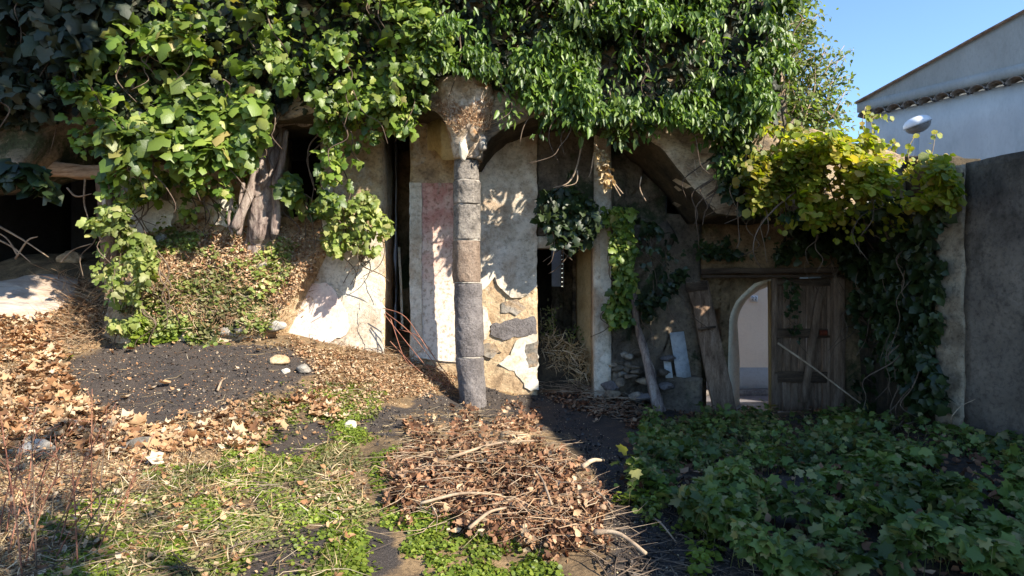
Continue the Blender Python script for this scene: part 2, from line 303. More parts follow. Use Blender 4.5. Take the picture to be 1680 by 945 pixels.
M['weedd'] = leafmat('olive_weed_leaf', [(.09, .11, .03), (.16, .18, .05), (.24, .24, .09), (.33, .28, .14)], .3, .6)
M['litter'] = leafmat('dry_leaf', [(.15, .07, .035), (.33, .17, .08), (.45, .27, .14), (.52, .36, .21), (.56, .45, .32)], .15, .8, (1.2, .9, .6), .2, clump=.3)
M['litterb'] = leafmat('brown_curled_leaf', [(.05, .025, .015), (.13, .06, .032), (.24, .115, .06), (.33, .18, .1), (.42, .28, .17)], .12, .75, (1.2, .8, .6), .25, clump=.35)
M['clod'] = leafmat('dark_soil_clod', [(.02, .018, .016), (.06, .052, .047), (.13, .11, .095)], 0, .95, spec=.1, clump=.2)
M['straw'] = leafmat('dry_straw', [(.28, .18, .08), (.45, .32, .16), (.6, .47, .28), (.66, .56, .4)], .2, .8, (1.2, 1, .6), .2, clump=.3)
M['rusty'] = leafmat('rusty_dead_stem', [(.24, .12, .06), (.4, .24, .13), (.52, .36, .22), (.56, .45, .3)], .15, .8, (1.2, .8, .5), .2, clump=.3)

# ------------------------------------------------------------------ leaf templates (x across, y along, z up), triangles
def tri(v, f): return np.array(v, float), np.array(f)
IVY = tri([(0, .38, .07), (0, 0, 0), (.26, -.1, -.03), (.5, .18, -.1), (.3, .38, -.02), (.34, .62, -.07), (.0, 1, -.12), (-.34, .62, -.07), (-.3, .38, -.02), (-.5, .18, -.1), (-.26, -.1, -.03)],
          [(0, i, i+1) for i in range(1, 10)]+[(0, 10, 1)])
OVA = tri([(0, 0, 0), (.2, .3, .08), (.17, .65, .06), (0, 1, -.1), (-.17, .65, .06), (-.2, .3, .08), (0, .5, -.02)],
          [(6, 0, 1), (6, 1, 2), (6, 2, 3), (6, 3, 4), (6, 4, 5), (6, 5, 0)])
ROU = tri([(0, 0, 0), (.4, .3, .06), (.36, .72, .05), (0, .95, -.05), (-.36, .72, .05), (-.4, .3, .06)], [(0, 1, 2), (0, 2, 3), (0, 3, 4), (0, 4, 5)])
DRY = tri([(0, 0, .1), (.3, .25, .22), (.26, .7, .1), (0, 1, .3), (-.28, .66, .16), (-.32, .3, .02), (0, .5, -.03)],
          [(6, 0, 1), (6, 1, 2), (6, 2, 3), (6, 3, 4), (6, 4, 5), (6, 5, 0)])
DRYL = tri([(0, .35, -.05), (0, 0, .1), (.3, -.12, .2), (.5, .1, .05), (.36, .35, .22), (.46, .62, .3), (.2, .68, .1), (0, 1.0, .35), (-.2, .68, .05), (-.5, .62, .25), (-.38, .35, .0), (-.5, .1, .16), (-.3, -.12, .02)], [(0, i_, i_+1) for i_ in range(1, 12)]+[(0, 12, 1)])
BLA = tri([(-.03, 0, 0), (.03, 0, 0), (.022, .5, .08), (-.022, .5, .08), (0, 1, .3)], [(0, 1, 2), (0, 2, 3), (3, 2, 4)])
TMESH = {}
def tmesh(key, tpl, mat):
    k = (key, mat.name)
    if k not in TMESH:
        me = npmesh(key, tpl[0], tpl[1]); me.materials.append(mat); TMESH[k] = me
    return TMESH[k]
def frames(N, Tp):
    N = nrm(N); Tp = nrm(Tp-N*(Tp*N).sum(1, keepdims=True)); B = np.cross(Tp, N); return B, Tp, N
def bulk(name, tpl, pos, N, Tp, size, mat, parent=None, kind='stuff', aspect=None, fold=None):
    V, t = tpl; B, Tp, N = frames(N, Tp); n = len(pos)
    if n == 0: return None
    s = np.asarray(size)[:, None, None]*np.ones((n, 1, 1)); ax = (np.ones(n) if aspect is None else aspect)[:, None, None]; fz = (np.ones(n) if fold is None else fold)[:, None, None]
    W = pos[:, None, :]+s*(V[None, :, 0:1]*ax*B[:, None, :]+V[None, :, 1:2]*Tp[:, None, :]+V[None, :, 2:3]*fz*N[:, None, :])
    Fc = (t[None]+np.arange(n)[:, None, None]*len(V)).reshape(-1, 3)
    return ob(name, npmesh(name, W.reshape(-1, 3), Fc), mat, parent, kind)
def singles(name, key, tpl, pos, N, Tp, size, mat, parent=None, label=None, cat=None, group=None):
    me = tmesh(key, tpl, mat); B, Tp, N = frames(N, Tp)
    for i in range(len(pos)):
        o = bpy.data.objects.new(name, me); m = Matrix.Identity(4)
        for c, ax in enumerate((B[i], Tp[i], N[i])):
            for r_ in range(3): m[r_][c] = ax[r_]*size[i]
        for r_ in range(3): m[r_][3] = pos[i][r_]
        COL.objects.link(o)
        if parent is not None:
            o.parent = parent
            if parent.type == 'EMPTY': o.matrix_parent_inverse = Matrix.Translation(-parent.location)
        o.matrix_basis = m
        if label: tag(o, label, cat, group)
def rand_poly(poly, n, jit=6, seed=0, keep=None):
    p = np.array(poly, float); lo = p.min(0); hi = p.max(0); X = []; Y = []; c = 0
    while c < n:
        x = rng.uniform(lo[0]-jit, hi[0]+jit, n*2); y = rng.uniform(lo[1]-jit, hi[1]+jit, n*2)
        jx = x+fbm(x*.03, y*.03, 0, seed)*jit*2.4; jy = y+fbm(x*.03, y*.03, 9, seed+4)*jit*2.4
        k = inpoly(jx, jy, poly)
        if keep is not None: k &= rng.random(len(x)) < keep(x, y)
        X.append(x[k]); Y.append(y[k]); c += k.sum()
    return np.concatenate(X)[:n], np.concatenate(Y)[:n]
def foliage(thing, poly, Yf, n, size, mat, tpl=IVY, key='leaf', depth=.3, bumpa=.25, gap=.35, gscale=.016, nparts=300, droop=.5, face=(0.2, -1, .55), spread=.78, jit=8, seed=0, aspect=None, minpx=10, svar=.48):
    """leaves hanging in a layer in front of the surface at distance Yf; thinned by clumps, nearest/largest ones as single parts"""
    def keep(x, y):
        g = fbm(x*gscale, y*gscale*1.1, 0, seed+50, 3)+.35*fbm(x*gscale*3, y*gscale*3, 3, seed+70, 2)
        return np.clip((g+gap)*3.2, .04, 1)
    x, y = rand_poly(poly, n, jit, seed, keep)
    Y = (Yf(x, y) if callable(Yf) else np.full(len(x), float(Yf)))
    rel = fbm(x*.011, y*.013, 0, seed+7, 3)
    Y = Y-bumpa*(rel+.45)-rng.random(len(x))**1.5*depth
    pos = np.stack([(x-840)/F*Y, Y, CZ+(472.5-y)/F*Y], 1)
    N = np.array(face)+rng.normal(0, spread, (len(x), 3)); Tp = np.stack([rng.normal(0, .55, len(x)), rng.normal(-.15, .3, len(x)), -droop-rng.random(len(x))*.8], 1)
    sz = size*(1+svar*rng.normal(0, 1, len(x))).clip(.4, 1.9)
    # shoots: leaves strung in short sprays share a size
    o = np.argsort(-sz/Y*(1+.3*(Y.mean()-Y))); big = sz[o]/Y[o]*F*.8 > minpx; k = min(nparts, int(big.sum())); a = o[:k]; r_ = o[k:]
    if k: singles('leaf', key, tpl, pos[a], N[a], Tp[a], sz[a], mat, thing)
    asp = None if aspect is None else np.full(len(r_), aspect)
    bulk('foliage', tpl, pos[r_], N[r_], Tp[r_], sz[r_], mat, thing, 'stuff', asp)
    return pos

# ------------------------------------------------------------------ ground
CP = [(0, 945, 2.9), (400, 945, 3.0), (840, 945, 3.1), (1250, 945, 3.15), (1680, 945, 3.2), (0, 800, 4.2), (300, 800, 4.2), (700, 800, 4.25), (900, 800, 4.3), (1100, 800, 4.35), (1400, 800, 4.4), (1680, 800, 4.4),
      (840, 700, 6.2), (600, 700, 5.95), (300, 690, 5.75), (0, 690, 5.45), (768, 662, 7.5), (860, 645, 8.2), (1000, 655, 8.2), (1120, 675, 8.5), (1230, 676, 8.6), (1380, 676, 8.6), (1100, 715, 6.9), (1400, 715, 7), (1680, 740, 6.1), (1560, 715, 6.2),
      (120, 580, 7.2), (300, 560, 7.5), (450, 560, 7.6), (480, 620, 6.8), (300, 650, 6.2), (120, 650, 6.2), (560, 572, 7.95), (640, 582, 8.1), (700, 600, 8.25), (0, 545, 7.0), (80, 505, 7.9), (0, 470, 8.3), (100, 432, 8.7), (0, 425, 9.0), (-200, 520, 7), (-200, 700, 5), (-200, 430, 9), (150, 500, 8.0)]
cx = np.array([P(*c) for c in CP]+[(-1.4, 9, .75), (-1.4, 10.8, .9), (-.3, 8.9, .35), (0, 10.8, .6), (.3, 8.6, .1), (1.3, 8.7, .12), (1.6, 10.8, .2), (-3, 10.8, 1.2), (-6, 10.8, 2.0), (2.6, 9.3, -.3), (4, 9.2, -.32), (5.2, 9.2, -.32),
                                           (0, 0, .02), (-3, 0, .1), (3, 0, 0), (5.5, 3, 0), (5.5, 6, 0), (-3, 8.2, .95), (-4, 8.2, 1.1), (-5.2, 8.3, 1.35), (0, -4, 0), (-6, -2, .2), (-8, 4, .5)])
def _ker(a, b): return np.sqrt(((a[:, None, :]-b[None, :, :])**2).sum(-1)+.02)
_K = _ker(cx[:, :2], cx[:, :2]); _n = len(cx); _A = np.zeros((_n+3, _n+3)); _A[:_n, :_n] = _K+np.eye(_n)*-.02; _A[:_n, _n] = 1; _A[:_n, _n+1:] = cx[:, :2]; _A[_n, :_n] = 1; _A[_n+1:, :_n] = cx[:, :2].T
_w = np.linalg.solve(_A, np.concatenate([cx[:, 2], [0, 0, 0]]))
def gz(x, y, fine=True):
    x = np.asarray(x, float); y = np.asarray(y, float); sh = x.shape; q = np.stack([x.ravel(), y.ravel()], 1); out = np.empty(len(q))
    for i in range(0, len(q), 20000):
        c = q[i:i+20000]; out[i:i+20000] = _ker(c, cx[:, :2]) @ _w[:_n]+_w[_n]+c @ _w[_n+1:]
    xx, yy = q[:, 0], q[:, 1]
    if fine: out = out+.05*fbm(xx*1.1, yy*1.1, 0, 3, 3)+.018*fbm(xx*6, yy*6, 0, 5, 2)
    # heap of cuttings in the foreground
    hx, hy = XP(800, 4.7), 4.75; d = ((xx-hx-.12*(yy-hy))/.95)**2+((yy-hy)/.95)**2; out = out+.09*np.exp(-d*1.6)*(1+.9*fbm(xx*3, yy*3, 0, 8, 3))
    # outside the plot the land runs flat towards the horizon; street level beyond the gate
    r = np.maximum(np.maximum(np.abs(xx)-7.5, 0), np.maximum(-yy-3, 0)); f = np.clip(r/3, 0, 1); out = out*(1-f)+(-.55)*f
    f = np.clip((yy-9.25)/.5, 0, 1)*np.clip((xx-2.2)/.5, 0, 1); out = out*(1-f)+(-.60)*f
    f = np.clip((yy-11.3)/1.5, 0, 1); out = out*(1-f)+(-.60)*f
    return out.reshape(sh)
gxs = np.concatenate([np.linspace(-300, -9, 14), np.arange(-8.5, -4.6, .15), np.arange(-4.5, 5.6, .045), np.arange(5.7, 9, .2), np.linspace(10, 300, 14)])
gys = np.concatenate([np.linspace(-300, -6, 10), np.arange(-5, 2.2, .25), np.arange(2.3, 9.6, .045), np.arange(9.7, 13.5, .15), np.linspace(15, 400, 12)])
GX, GY = np.meshgrid(gxs, gys); GZ = gz(GX, GY)
V = np.stack([GX.ravel(), GY.ravel(), GZ.ravel()], 1); nx = len(gxs); ny = len(gys)
i = np.arange(ny-1)[:, None]*nx+np.arange(nx-1)[None, :]; Fq = np.stack([i, i+1, i+nx+1, i+nx], -1).reshape(-1, 4)
gm = npmesh('ground', V, Fq)
SAND = [[(95, 572), (150, 556), (230, 548), (330, 552), (440, 562), (505, 600), (520, 640), (470, 655), (400, 660), (330, 672), (285, 700), (190, 690), (120, 650)],
        [(560, 700), (640, 670), (690, 640), (760, 622), (880, 640), (960, 690), (1060, 760), (1160, 860), (1290, 960), (980, 960), (1000, 850), (960, 770), (900, 715), (800, 690), (700, 690), (620, 720)],
        [(430, 700), (520, 680), (560, 720), (500, 760), (430, 745)], [(400, 900), (520, 850), (560, 880), (500, 960), (380, 960)], [(600, 870), (650, 850), (660, 960), (600, 960)], [(0, 640), (60, 640), (80, 700), (0, 720)]]
yy = np.maximum(V[:, 1], .3); gpx = V[:, 0]/yy*F+840; gpy = 472.5-(V[:, 2]-CZ)/yy*F
sm = np.zeros(len(V))
for q_ in range(10):
    jx = gpx+fbm(V[:, 0]*2.5, V[:, 1]*2.5, 0, 21)*70+rng.normal(0, 9); jy = gpy+fbm(V[:, 0]*2.5, V[:, 1]*2.5, 0, 22)*45+rng.normal(0, 7); s1 = np.zeros(len(V))
    for p in SAND: s1 = np.maximum(s1, inpoly(jx, jy, p)*1.0)
    sm += s1/10
sm = np.maximum(sm, ((V[:, 0] > .6) & (V[:, 1] < 8.3))*.75)
at = gm.attributes.new('sand', 'FLOAT', 'POINT'); at.data.foreach_set('value', sm.astype(np.float32))
m, n, b = newmat('ground_soil_and_black_sand'); v = mapping(n); a = n.nodes.new('ShaderNodeAttribute'); a.attribute_name = 'sand'
n1 = noise(n, 3, 12, .75, v, .4); r1 = ramp(n, [(.05, .04, .03), (.13, .095, .06), (.27, .19, .11), (.36, .27, .17)], [.3, .45, .58, .7]); n.links.new(n1.outputs[0], r1.inputs[0])
n2 = noise(n, 120, 4, .8, v); r2 = ramp(n, [(.026, .023, .021), (.062, .054, .05), (.17, .145, .125)], [.35, .55, .72]); n.links.new(n2.outputs[0], r2.inputs[0])
n3 = noise(n, 55, 5, .8, v); r3 = ramp(n, [(.6, .55, .5), (1.25, 1.2, 1.1)], [.35, .65]); n.links.new(n3.outputs[0], r3.inputs[0])
n6 = noise(n, 2.2, 8, .7, v); r6 = ramp(n, [(.78, .78, .8), (1.3, 1.15, 1.0)], [.35, .7]); n.links.new(n6.outputs[0], r6.inputs[0]); sand = mix(n, r2.outputs[0], r6.outputs[0], 1.0, 'MULTIPLY')
soil = mix(n, r1.outputs[0], r3.outputs[0], 1.0, 'MULTIPLY'); n7 = noise(n, 9, 8, .75, v); m7 = n.nodes.new('ShaderNodeMath'); m7.operation = 'MULTIPLY_ADD'; m7.inputs[1].default_value = 1.6; n.links.new(n7.outputs[0], m7.inputs[0]); n.links.new(a.outputs['Fac'], m7.inputs[2]); r7 = ramp(n, [(0, 0, 0), (1, 1, 1)], [.62, .86]); d7 = n.nodes.new('ShaderNodeMath'); d7.operation = 'MULTIPLY'; d7.inputs[1].default_value = .55; n.links.new(m7.outputs[0], d7.inputs[0]); n.links.new(d7.outputs[0], r7.inputs[0])
n.links.new(mix(n, soil, sand, r7.outputs[0]), b.inputs['Base Color']); b.inputs['Roughness'].default_value = .95; b.inputs['Specular IOR Level'].default_value = .2
bp = n.nodes.new('ShaderNodeBump'); bp.inputs['Strength'].default_value = .9; bp.inputs['Distance'].default_value = .012; n.links.new(n3.outputs[0], bp.inputs['Height']); n.links.new(bp.outputs[0], b.inputs['Normal'])
ob('ground', gm, m, None, 'structure', True)
# pixel -> ground lookup (where a ray of the photo meets the ground)
_px = np.arange(-60, 1761, 10.); _py = np.arange(400, 1001, 5.); _Y = np.arange(2.2, 9.4, .04)
_gx = (_px[:, None]-840)/F*_Y[None]; _gg = gz(_gx, np.broadcast_to(_Y, _gx.shape)); _D = np.full((len(_px), len(_py)), np.nan)
for j, py in enumerate(_py):
    zr = CZ+(472.5-py)/F*_Y; hit = _gg >= zr[None]; k = hit.argmax(1); _D[:, j] = np.where(hit.any(1), _Y[k], np.nan)
def gat(px, py):
    px = np.asarray(px, float); py = np.asarray(py, float)
    a = np.clip((px+60)/10, 0, len(_px)-1.001); b_ = np.clip((py-400)/5, 0, len(_py)-1.001); i0 = a.astype(int); j0 = b_.astype(int); fa = a-i0; fb = b_-j0
    Y = _D[i0, j0]*(1-fa)*(1-fb)+_D[i0+1, j0]*fa*(1-fb)+_D[i0, j0+1]*(1-fa)*fb+_D[i0+1, j0+1]*fa*fb
    X = (px-840)/F*Y; ok = ~np.isnan(Y); X = np.where(ok, X, 0); Y = np.where(ok, Y, 5); return np.stack([X, Y, gz(X, Y)], 1), ok
def G(px, py, dz=0):
    p, ok = gat([px], [py]); return p[0]+np.array([0, 0, dz])

# street outside the gate
box('street_pavement', 2.7, 9.5, 9.72, 11.9, -.9, -.56, M['asphalt'], None, .004, .3, kind='structure')

# ------------------------------------------------------------------ arcade wall (overgrown upper masonry with the arch)
YA = 7.35
prof = [(-150, 300), (-20, 283), (30, 268), (55, 240), (72, 214), (110, 196), (165, 200), (178, 238), (200, 250), (300, 252), (385, 250), (398, 222), (415, 196), (520, 188), (560, 188), (620, 178), (680, 172), (712, 178), (732, 200), (746, 228), (754, 254),
        (765, 262), (782, 262), (792, 246), (806, 228), (832, 210), (870, 197), (920, 186), (975, 188), (1030, 208), (1080, 243), (1120, 284), (1150, 320), (1172, 350), (1250, 352), (1262, 352), (1275, 352), (1292, 352), (1320, 352), (1484, 352)]
def ztop(px): return float(np.interp(px, [-200, 1262, 1275, 1292, 1320, 1484], [6.3, 6.3, 5.2, 3.6, 3.42, 3.1]))
arc = T('arcade_wall', 'overgrown masonry of the ruin with the wide round arch springing from the column', 'ruined wall', (0, YA, 0))
pwall('wall', [(XP(a, YA), YA, ZP(b_, YA), ztop(a)) for a, b_ in prof], (0, 1.12), M['vault'], arc, res=.085, amp=.07, freq=2.2, seed=2, fine=.013)
me = bpy.data.objects['wall'].data; me.materials.append(M['soil'])  # dark earth tone on this face stands for shade between the ivy
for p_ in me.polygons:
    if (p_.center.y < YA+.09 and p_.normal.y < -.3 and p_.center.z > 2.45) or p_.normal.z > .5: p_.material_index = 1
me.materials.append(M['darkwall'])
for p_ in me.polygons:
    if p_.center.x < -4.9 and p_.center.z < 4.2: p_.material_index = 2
# transverse arch behind the capital, curved soffit
rings = []
for t in np.linspace(0, 1, 12):
    y = 7.7+t*.75; xc = XP(762, 7.7)*(1-t)+XP(716, 8.42)*t; zb = ZP(262, 7.7)*(1-t)+ZP(300, 8.42)*t+.32*math.sin(math.pi*min(1, t*.86)); hw = .2-.02*t
    rings.append([(xc-hw-.08, y, zb), (xc+hw, y, zb), (xc+hw, y, 3.75), (xc-hw-.08, y, 3.75)])
V, t = loft('', rings); ob('springer', npmesh('springer', displace(V, .015, 5, 3), t), M['yellow'], arc)
# ruined left wall with window hole
YL = 8.1
lw = T('ruined_side_wall', 'crumbling cream and ochre plastered wall with dark window hole above the rubble bank', 'ruined wall', (-3, YL, .8))
pwall('wall', [(XP(182, YL), YL, .9, 3.75), (XP(455, YL), YL, .9, 3.75)], (0, .55), M['ochre'], lw, amp=.06, seed=4)
pwall('wall', [(XP(455, YL)+.002, YL, .5, ZP(376, YL)), (XP(526, YL)-.002, YL, .5, ZP(374, YL))], (0, .55), M['ochre'], lw, amp=.05, seed=5)
pwall('wall', [(XP(526, YL), YL, .3, 3.75), (XP(628, YL), YL, .3, 3.75)], (.0, .85), M['ochre'], lw, amp=.03, seed=6)
pwall('lintel', [(XP(455, YL)+.002, YL+.02, ZP(196, YL), 3.74), (XP(526, YL)-.002, YL+.02, ZP(200, YL), 3.74)], (0, .5), M['vault'], lw, amp=.03, seed=8)
patch('lower_plaster', [(440, 440), (500, 418), (560, 400), (628, 400), (628, 585), (560, 580), (440, 575)], YL-.02, .02, M['cream'], lw, 55, 3)
patch('plaster_patch', [(463, 535), (466, 500), (482, 478), (505, 462), (532, 463), (552, 480), (566, 505), (573, 535), (562, 552), (530, 566), (490, 560)], YL-.03, .03, M['palepink'], lw, 3)
patch('plaster_patch', [(566, 395), (590, 372), (626, 380), (629, 470), (615, 500), (604, 480), (596, 455), (585, 462), (575, 440), (560, 430)], YL-.03, .02, M['cream'], lw, 5)
patch('plaster_patch', [(206, 330), (250, 322), (285, 330), (280, 372), (235, 385), (205, 372)], YL-.03, .03, M['white_old'], lw, 6)
patch('plaster_patch', [(350, 330), (382, 322), (392, 350), (388, 372), (352, 372)], YL-.03, .03, M['white_old'], lw, 9)
patch('plaster_patch', [(590, 495), (628, 505), (628, 575), (600, 572), (586, 540)], YL-.03, .02, M['cream'], lw, 11)
patch('reveal_coat', [(628, 395), (629, 395), (629, 396)], YL, .01, M['cream'], lw, 1, 0) if 0 else None
patch('window_jamb', [(527, 300), (545, 300), (548, 372), (528, 372)], YL-.04, .03, M['white_old'], lw, 12, 1)
for k, (a, c, s_, sd) in enumerate([(212, 310, .07, 1), (240, 300, .06, 2), (205, 395, .08, 3), (198, 350, .07, 4), (265, 395, .09, 5), (230, 410, .06, 6), (440, 425, .09, 8), (610, 345, .06, 9)]):
    rock('stone', P(a, c, YL-.03), (s_*1.2, .07, s_), M['stone'], lw, sd)

# plastered back wall behind the column
YB = 8.15
bw = T('plastered_back_wall', 'tall sunlit wall behind the column, cream plaster fallen off its lower half', 'plastered wall', (-.6, YB, .2))
pwall('wall', [(XP(673, YB), YB, .2, 3.75), (XP(881, YB), YB, -.1, 3.75)], (0, .4), M['ochre'], bw, amp=.03, seed=10, fine=.014)
patch('pink_plaster', [(691, 300), (762, 300), (762, 596), (720, 592), (680, 586), (684, 450), (690, 380)], YB, .03, M['pink'], bw, 2, .6)
patch('corner_pilaster', [(672, 300), (692, 300), (692, 575), (676, 582), (672, 480)], YB, .06, M['cream'], bw, 7, .6)
patch('cream_plaster', [(770, 200), (881, 200), (881, 470), (868, 480), (856, 487), (838, 489), (828, 478), (820, 472), (812, 454), (803, 466), (795, 474), (770, 490)], YB, .035, M['cream'], bw, 8, 1.4)
patch('cream_plaster', [(775, 500), (796, 505), (806, 530), (800, 556), (775, 560)], YB, .02, M['cream'], bw, 13, 2)
patch('cream_plaster', [(852, 556), (882, 545), (882, 640), (862, 636), (846, 610), (820, 600), (838, 575)], YB, .025, M['white_old'], bw, 15, 3)
for k, (mt, pl_) in enumerate([('lava1', [(802, 534), (832, 526), (880, 520), (881, 546), (850, 553), (812, 556)]), ('rubble', [(793, 568), (812, 562), (824, 577), (806, 590), (793, 584)]), ('rubble', [(862, 566), (881, 560), (881, 604), (868, 606)]), ('rubble', [(822, 496), (852, 492), (864, 504), (846, 516), (824, 512)])]):
    patch('stone', pl_, YB, .02+.004*(k % 3), M[mt], bw, 40+k, 3.2)
pwall('reveal', [(XP(628, 8.1)+.012, 8.96, .2, 3.7), (XP(652, 9.6), 9.6, .2, 3.7)], (-.1, 0), M['bluewall'], lw, .15, .01)
pwall('inner_wall', [(XP(648, 9.7), 9.7, .2, 3.7), (XP(720, 9.7), 9.7, .2, 3.7)], (0, .1), M['doorwall'], lw, .15, .02)
lath = bar('lath', P(655, 405, 8.9), P(660, 540, 8.75), .035, .02, M['white_old'], None); tag(lath, 'thin pale lath standing in the dark doorway left of the pink wall', 'lath')

# right bay: opening with stone lintel, pale pillar, yellow reveal
rb = T('window_bay_wall', 'wall bay right of the cream wall with a tall opening, stone lintel and pale pillar', 'ruined wall', (.9, YB, 0))
pwall('wall', [(XP(881, YB)+.004, YB+.03, ZP(386, YB), 3.75), (XP(974, YB), YB+.03, ZP(388, YB), 3.75)], (0, .35), M['darkwall'], rb, amp=.02, seed=15)
box('lintel', XP(882, YB), XP(973, YB), YB-.02, YB+.3, ZP(407, YB), ZP(388, YB), M['white_old'], rb, .008, .07, 4)
pwall('pillar', [(XP(975, YB), YB+.01, -.2, 3.75), (XP(1003, YB), YB+.01, -.2, 3.75)], (0, .35), M['cream'], rb, amp=.006, seed=17)
patch('white_quoin', [(985, 345), (1001, 350), (1003, 470), (994, 480), (985, 470)], YB+.01, .025, M['white_old'], rb, 18, .5)
pwall('reveal', [(XP(984, YB), YB+.37, -.2, 3.7), (XP(945, 9.3), 9.3, -.2, 3.7)], (.2, .05), M['yellow'], rb, amp=.01, seed=19)
# rough stone pier
pr_ = T('stone_pier', 'rough grey rubble stone pier between the opening and the shaded gate wall', 'stone pier', (1.75, 8.5, -.1))
pwall('core', [(XP(1003, YB)+.004, YB+.06, -.3, 3.4), (XP(1050, 8.45), 8.44, -.3, 3.4), (XP(1095, 8.62), 8.62, -.4, 3.4)], (0, .4), M['darkwall'], pr_, amp=.16, freq=3.5, seed=22, fine=.02)
for k in range(26):
    a = random.uniform(995, 1100); e = random.uniform(585, 668)-(k % 4)*4; z_ = (e-585)/83
    rock('stone', P(a, e, YB+.18-.38*z_+random.uniform(-.05, .05)), (random.uniform(.06, .12), .08, random.uniform(.035, .075)), M[('darkwall', 'rubble', 'lava1', 'darkwall')[k % 4]], pr_, k+60, 3, .8)

# interior
rm = T('roofed_room', 'dark interior of the ruin seen through its door and window holes', 'room', (-2.5, 10.8, .5))
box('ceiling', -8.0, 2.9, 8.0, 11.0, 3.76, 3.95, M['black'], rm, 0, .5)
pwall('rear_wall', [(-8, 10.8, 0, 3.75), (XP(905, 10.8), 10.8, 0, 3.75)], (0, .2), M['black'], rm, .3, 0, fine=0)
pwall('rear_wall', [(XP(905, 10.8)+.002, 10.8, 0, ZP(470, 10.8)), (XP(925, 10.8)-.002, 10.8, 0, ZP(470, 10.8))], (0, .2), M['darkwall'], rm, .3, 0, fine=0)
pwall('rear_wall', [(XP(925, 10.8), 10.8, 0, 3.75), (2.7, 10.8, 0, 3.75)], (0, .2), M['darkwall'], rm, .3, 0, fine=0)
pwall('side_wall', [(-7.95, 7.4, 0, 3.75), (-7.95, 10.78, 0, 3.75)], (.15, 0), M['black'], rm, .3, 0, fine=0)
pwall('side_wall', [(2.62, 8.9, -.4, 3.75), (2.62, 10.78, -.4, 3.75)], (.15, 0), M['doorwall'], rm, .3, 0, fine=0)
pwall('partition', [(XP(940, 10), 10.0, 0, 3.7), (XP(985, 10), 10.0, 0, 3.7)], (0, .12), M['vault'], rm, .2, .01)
yw = T('neighbour_yard_wall', 'pale blue wall with orange brick edge seen through the rear opening', 'wall', (XP(915, 11.6), 11.6, -.5))
box('wall', XP(880, 11.6), XP(921, 11.6), 11.6, 11.8, -.6, 3.4, M['bluewall'], yw, .0, .3)
for k in range(16):
    z0 = ZP(480, 11.6)+k*.085-.3; box('brick', XP(921.5, 11.6)+.003*(k % 2), XP(930, 11.6)+.01*(k % 3), 11.58+.01*(k % 2), 11.78, z0, z0+.075, M['brick'], yw, 0, .3)

# debris behind the opening
def mound(name, cxy, r, h, mat, seed=0, kind='structure', res=36):
    a = np.linspace(-1.2, 1.2, res); X, Y = np.meshgrid(cxy[0]+a*r[0], cxy[1]+a*r[1]); d = ((X-cxy[0])/r[0])**2+((Y-cxy[1])/r[1])**2
    Z = gz(X, Y)-.06+h*np.clip(1-d, 0, 1)**.8*(1+.4*fbm(X*4, Y*4, 0, seed, 3)); V = np.stack([X.ravel(), Y.ravel(), Z.ravel()], 1)
    i = np.arange(res-1)[:, None]*res+np.arange(res-1)[None]; q = np.stack([i, i+1, i+res+1, i+res], -1).reshape(-1, 4)
    return ob(name, npmesh(name, V, q), mat, None, kind, True)
mound('debris_slope', (.55, 9.35), (.95, .85), .8, M['soil'], 5)

# rubble bank against the left wall
gx = np.linspace(XP(150, 7.9), XP(600, 7.9), 90); gzv = np.linspace(.35, 2.45, 50); BX, BZ = np.meshgrid(gx, gzv)
bpx = BX/7.9*F+840; ztp = np.interp(bpx, [150, 185, 230, 300, 420, 520, 545, 562, 600], [1.2, 1.75, 2.15, 2.25, 2.32, 2.25, 2.05, 1.5, .6]); zlow = np.interp(bpx, [150, 300, 430, 470, 520, 580], [.3, .3, .35, .9, 1.7, 2.4])
t_ = np.clip((ztp-BZ)/(ztp-.6), 0, 1); side = np.clip((BZ-zlow)/.3, 0, 1)*np.clip((bpx-150)/40, 0, 1)
BY = 8.15-(.08+.62*t_**.8)*np.clip(t_*12, 0, 1)*side*(1+.35*fbm(BX*2.4, BZ*2.4, 0, 33, 3))
V = np.stack([BX.ravel(), BY.ravel(), BZ.ravel()], 1); i = np.arange(49)[:, None]*90+np.arange(89)[None]; q = np.stack([i, i+1, i+91, i+90], -1).reshape(-1, 4)
ob('rubble_bank', npmesh('rubble_bank', V, q), M['ochre'], None, 'structure', True)
def bankY(px, py):
    Y = np.full(len(px), 7.8)
    for _ in range(3):
        X = (px-840)/F*Y; Z = CZ+(472.5-py)/F*Y; a = np.clip((X-gx[0])/(gx[-1]-gx[0])*89, 0, 89).astype(int); b_ = np.clip((Z-gzv[0])/(gzv[-1]-gzv[0])*49, 0, 49).astype(int); Y = BY[b_, a]
    return Y

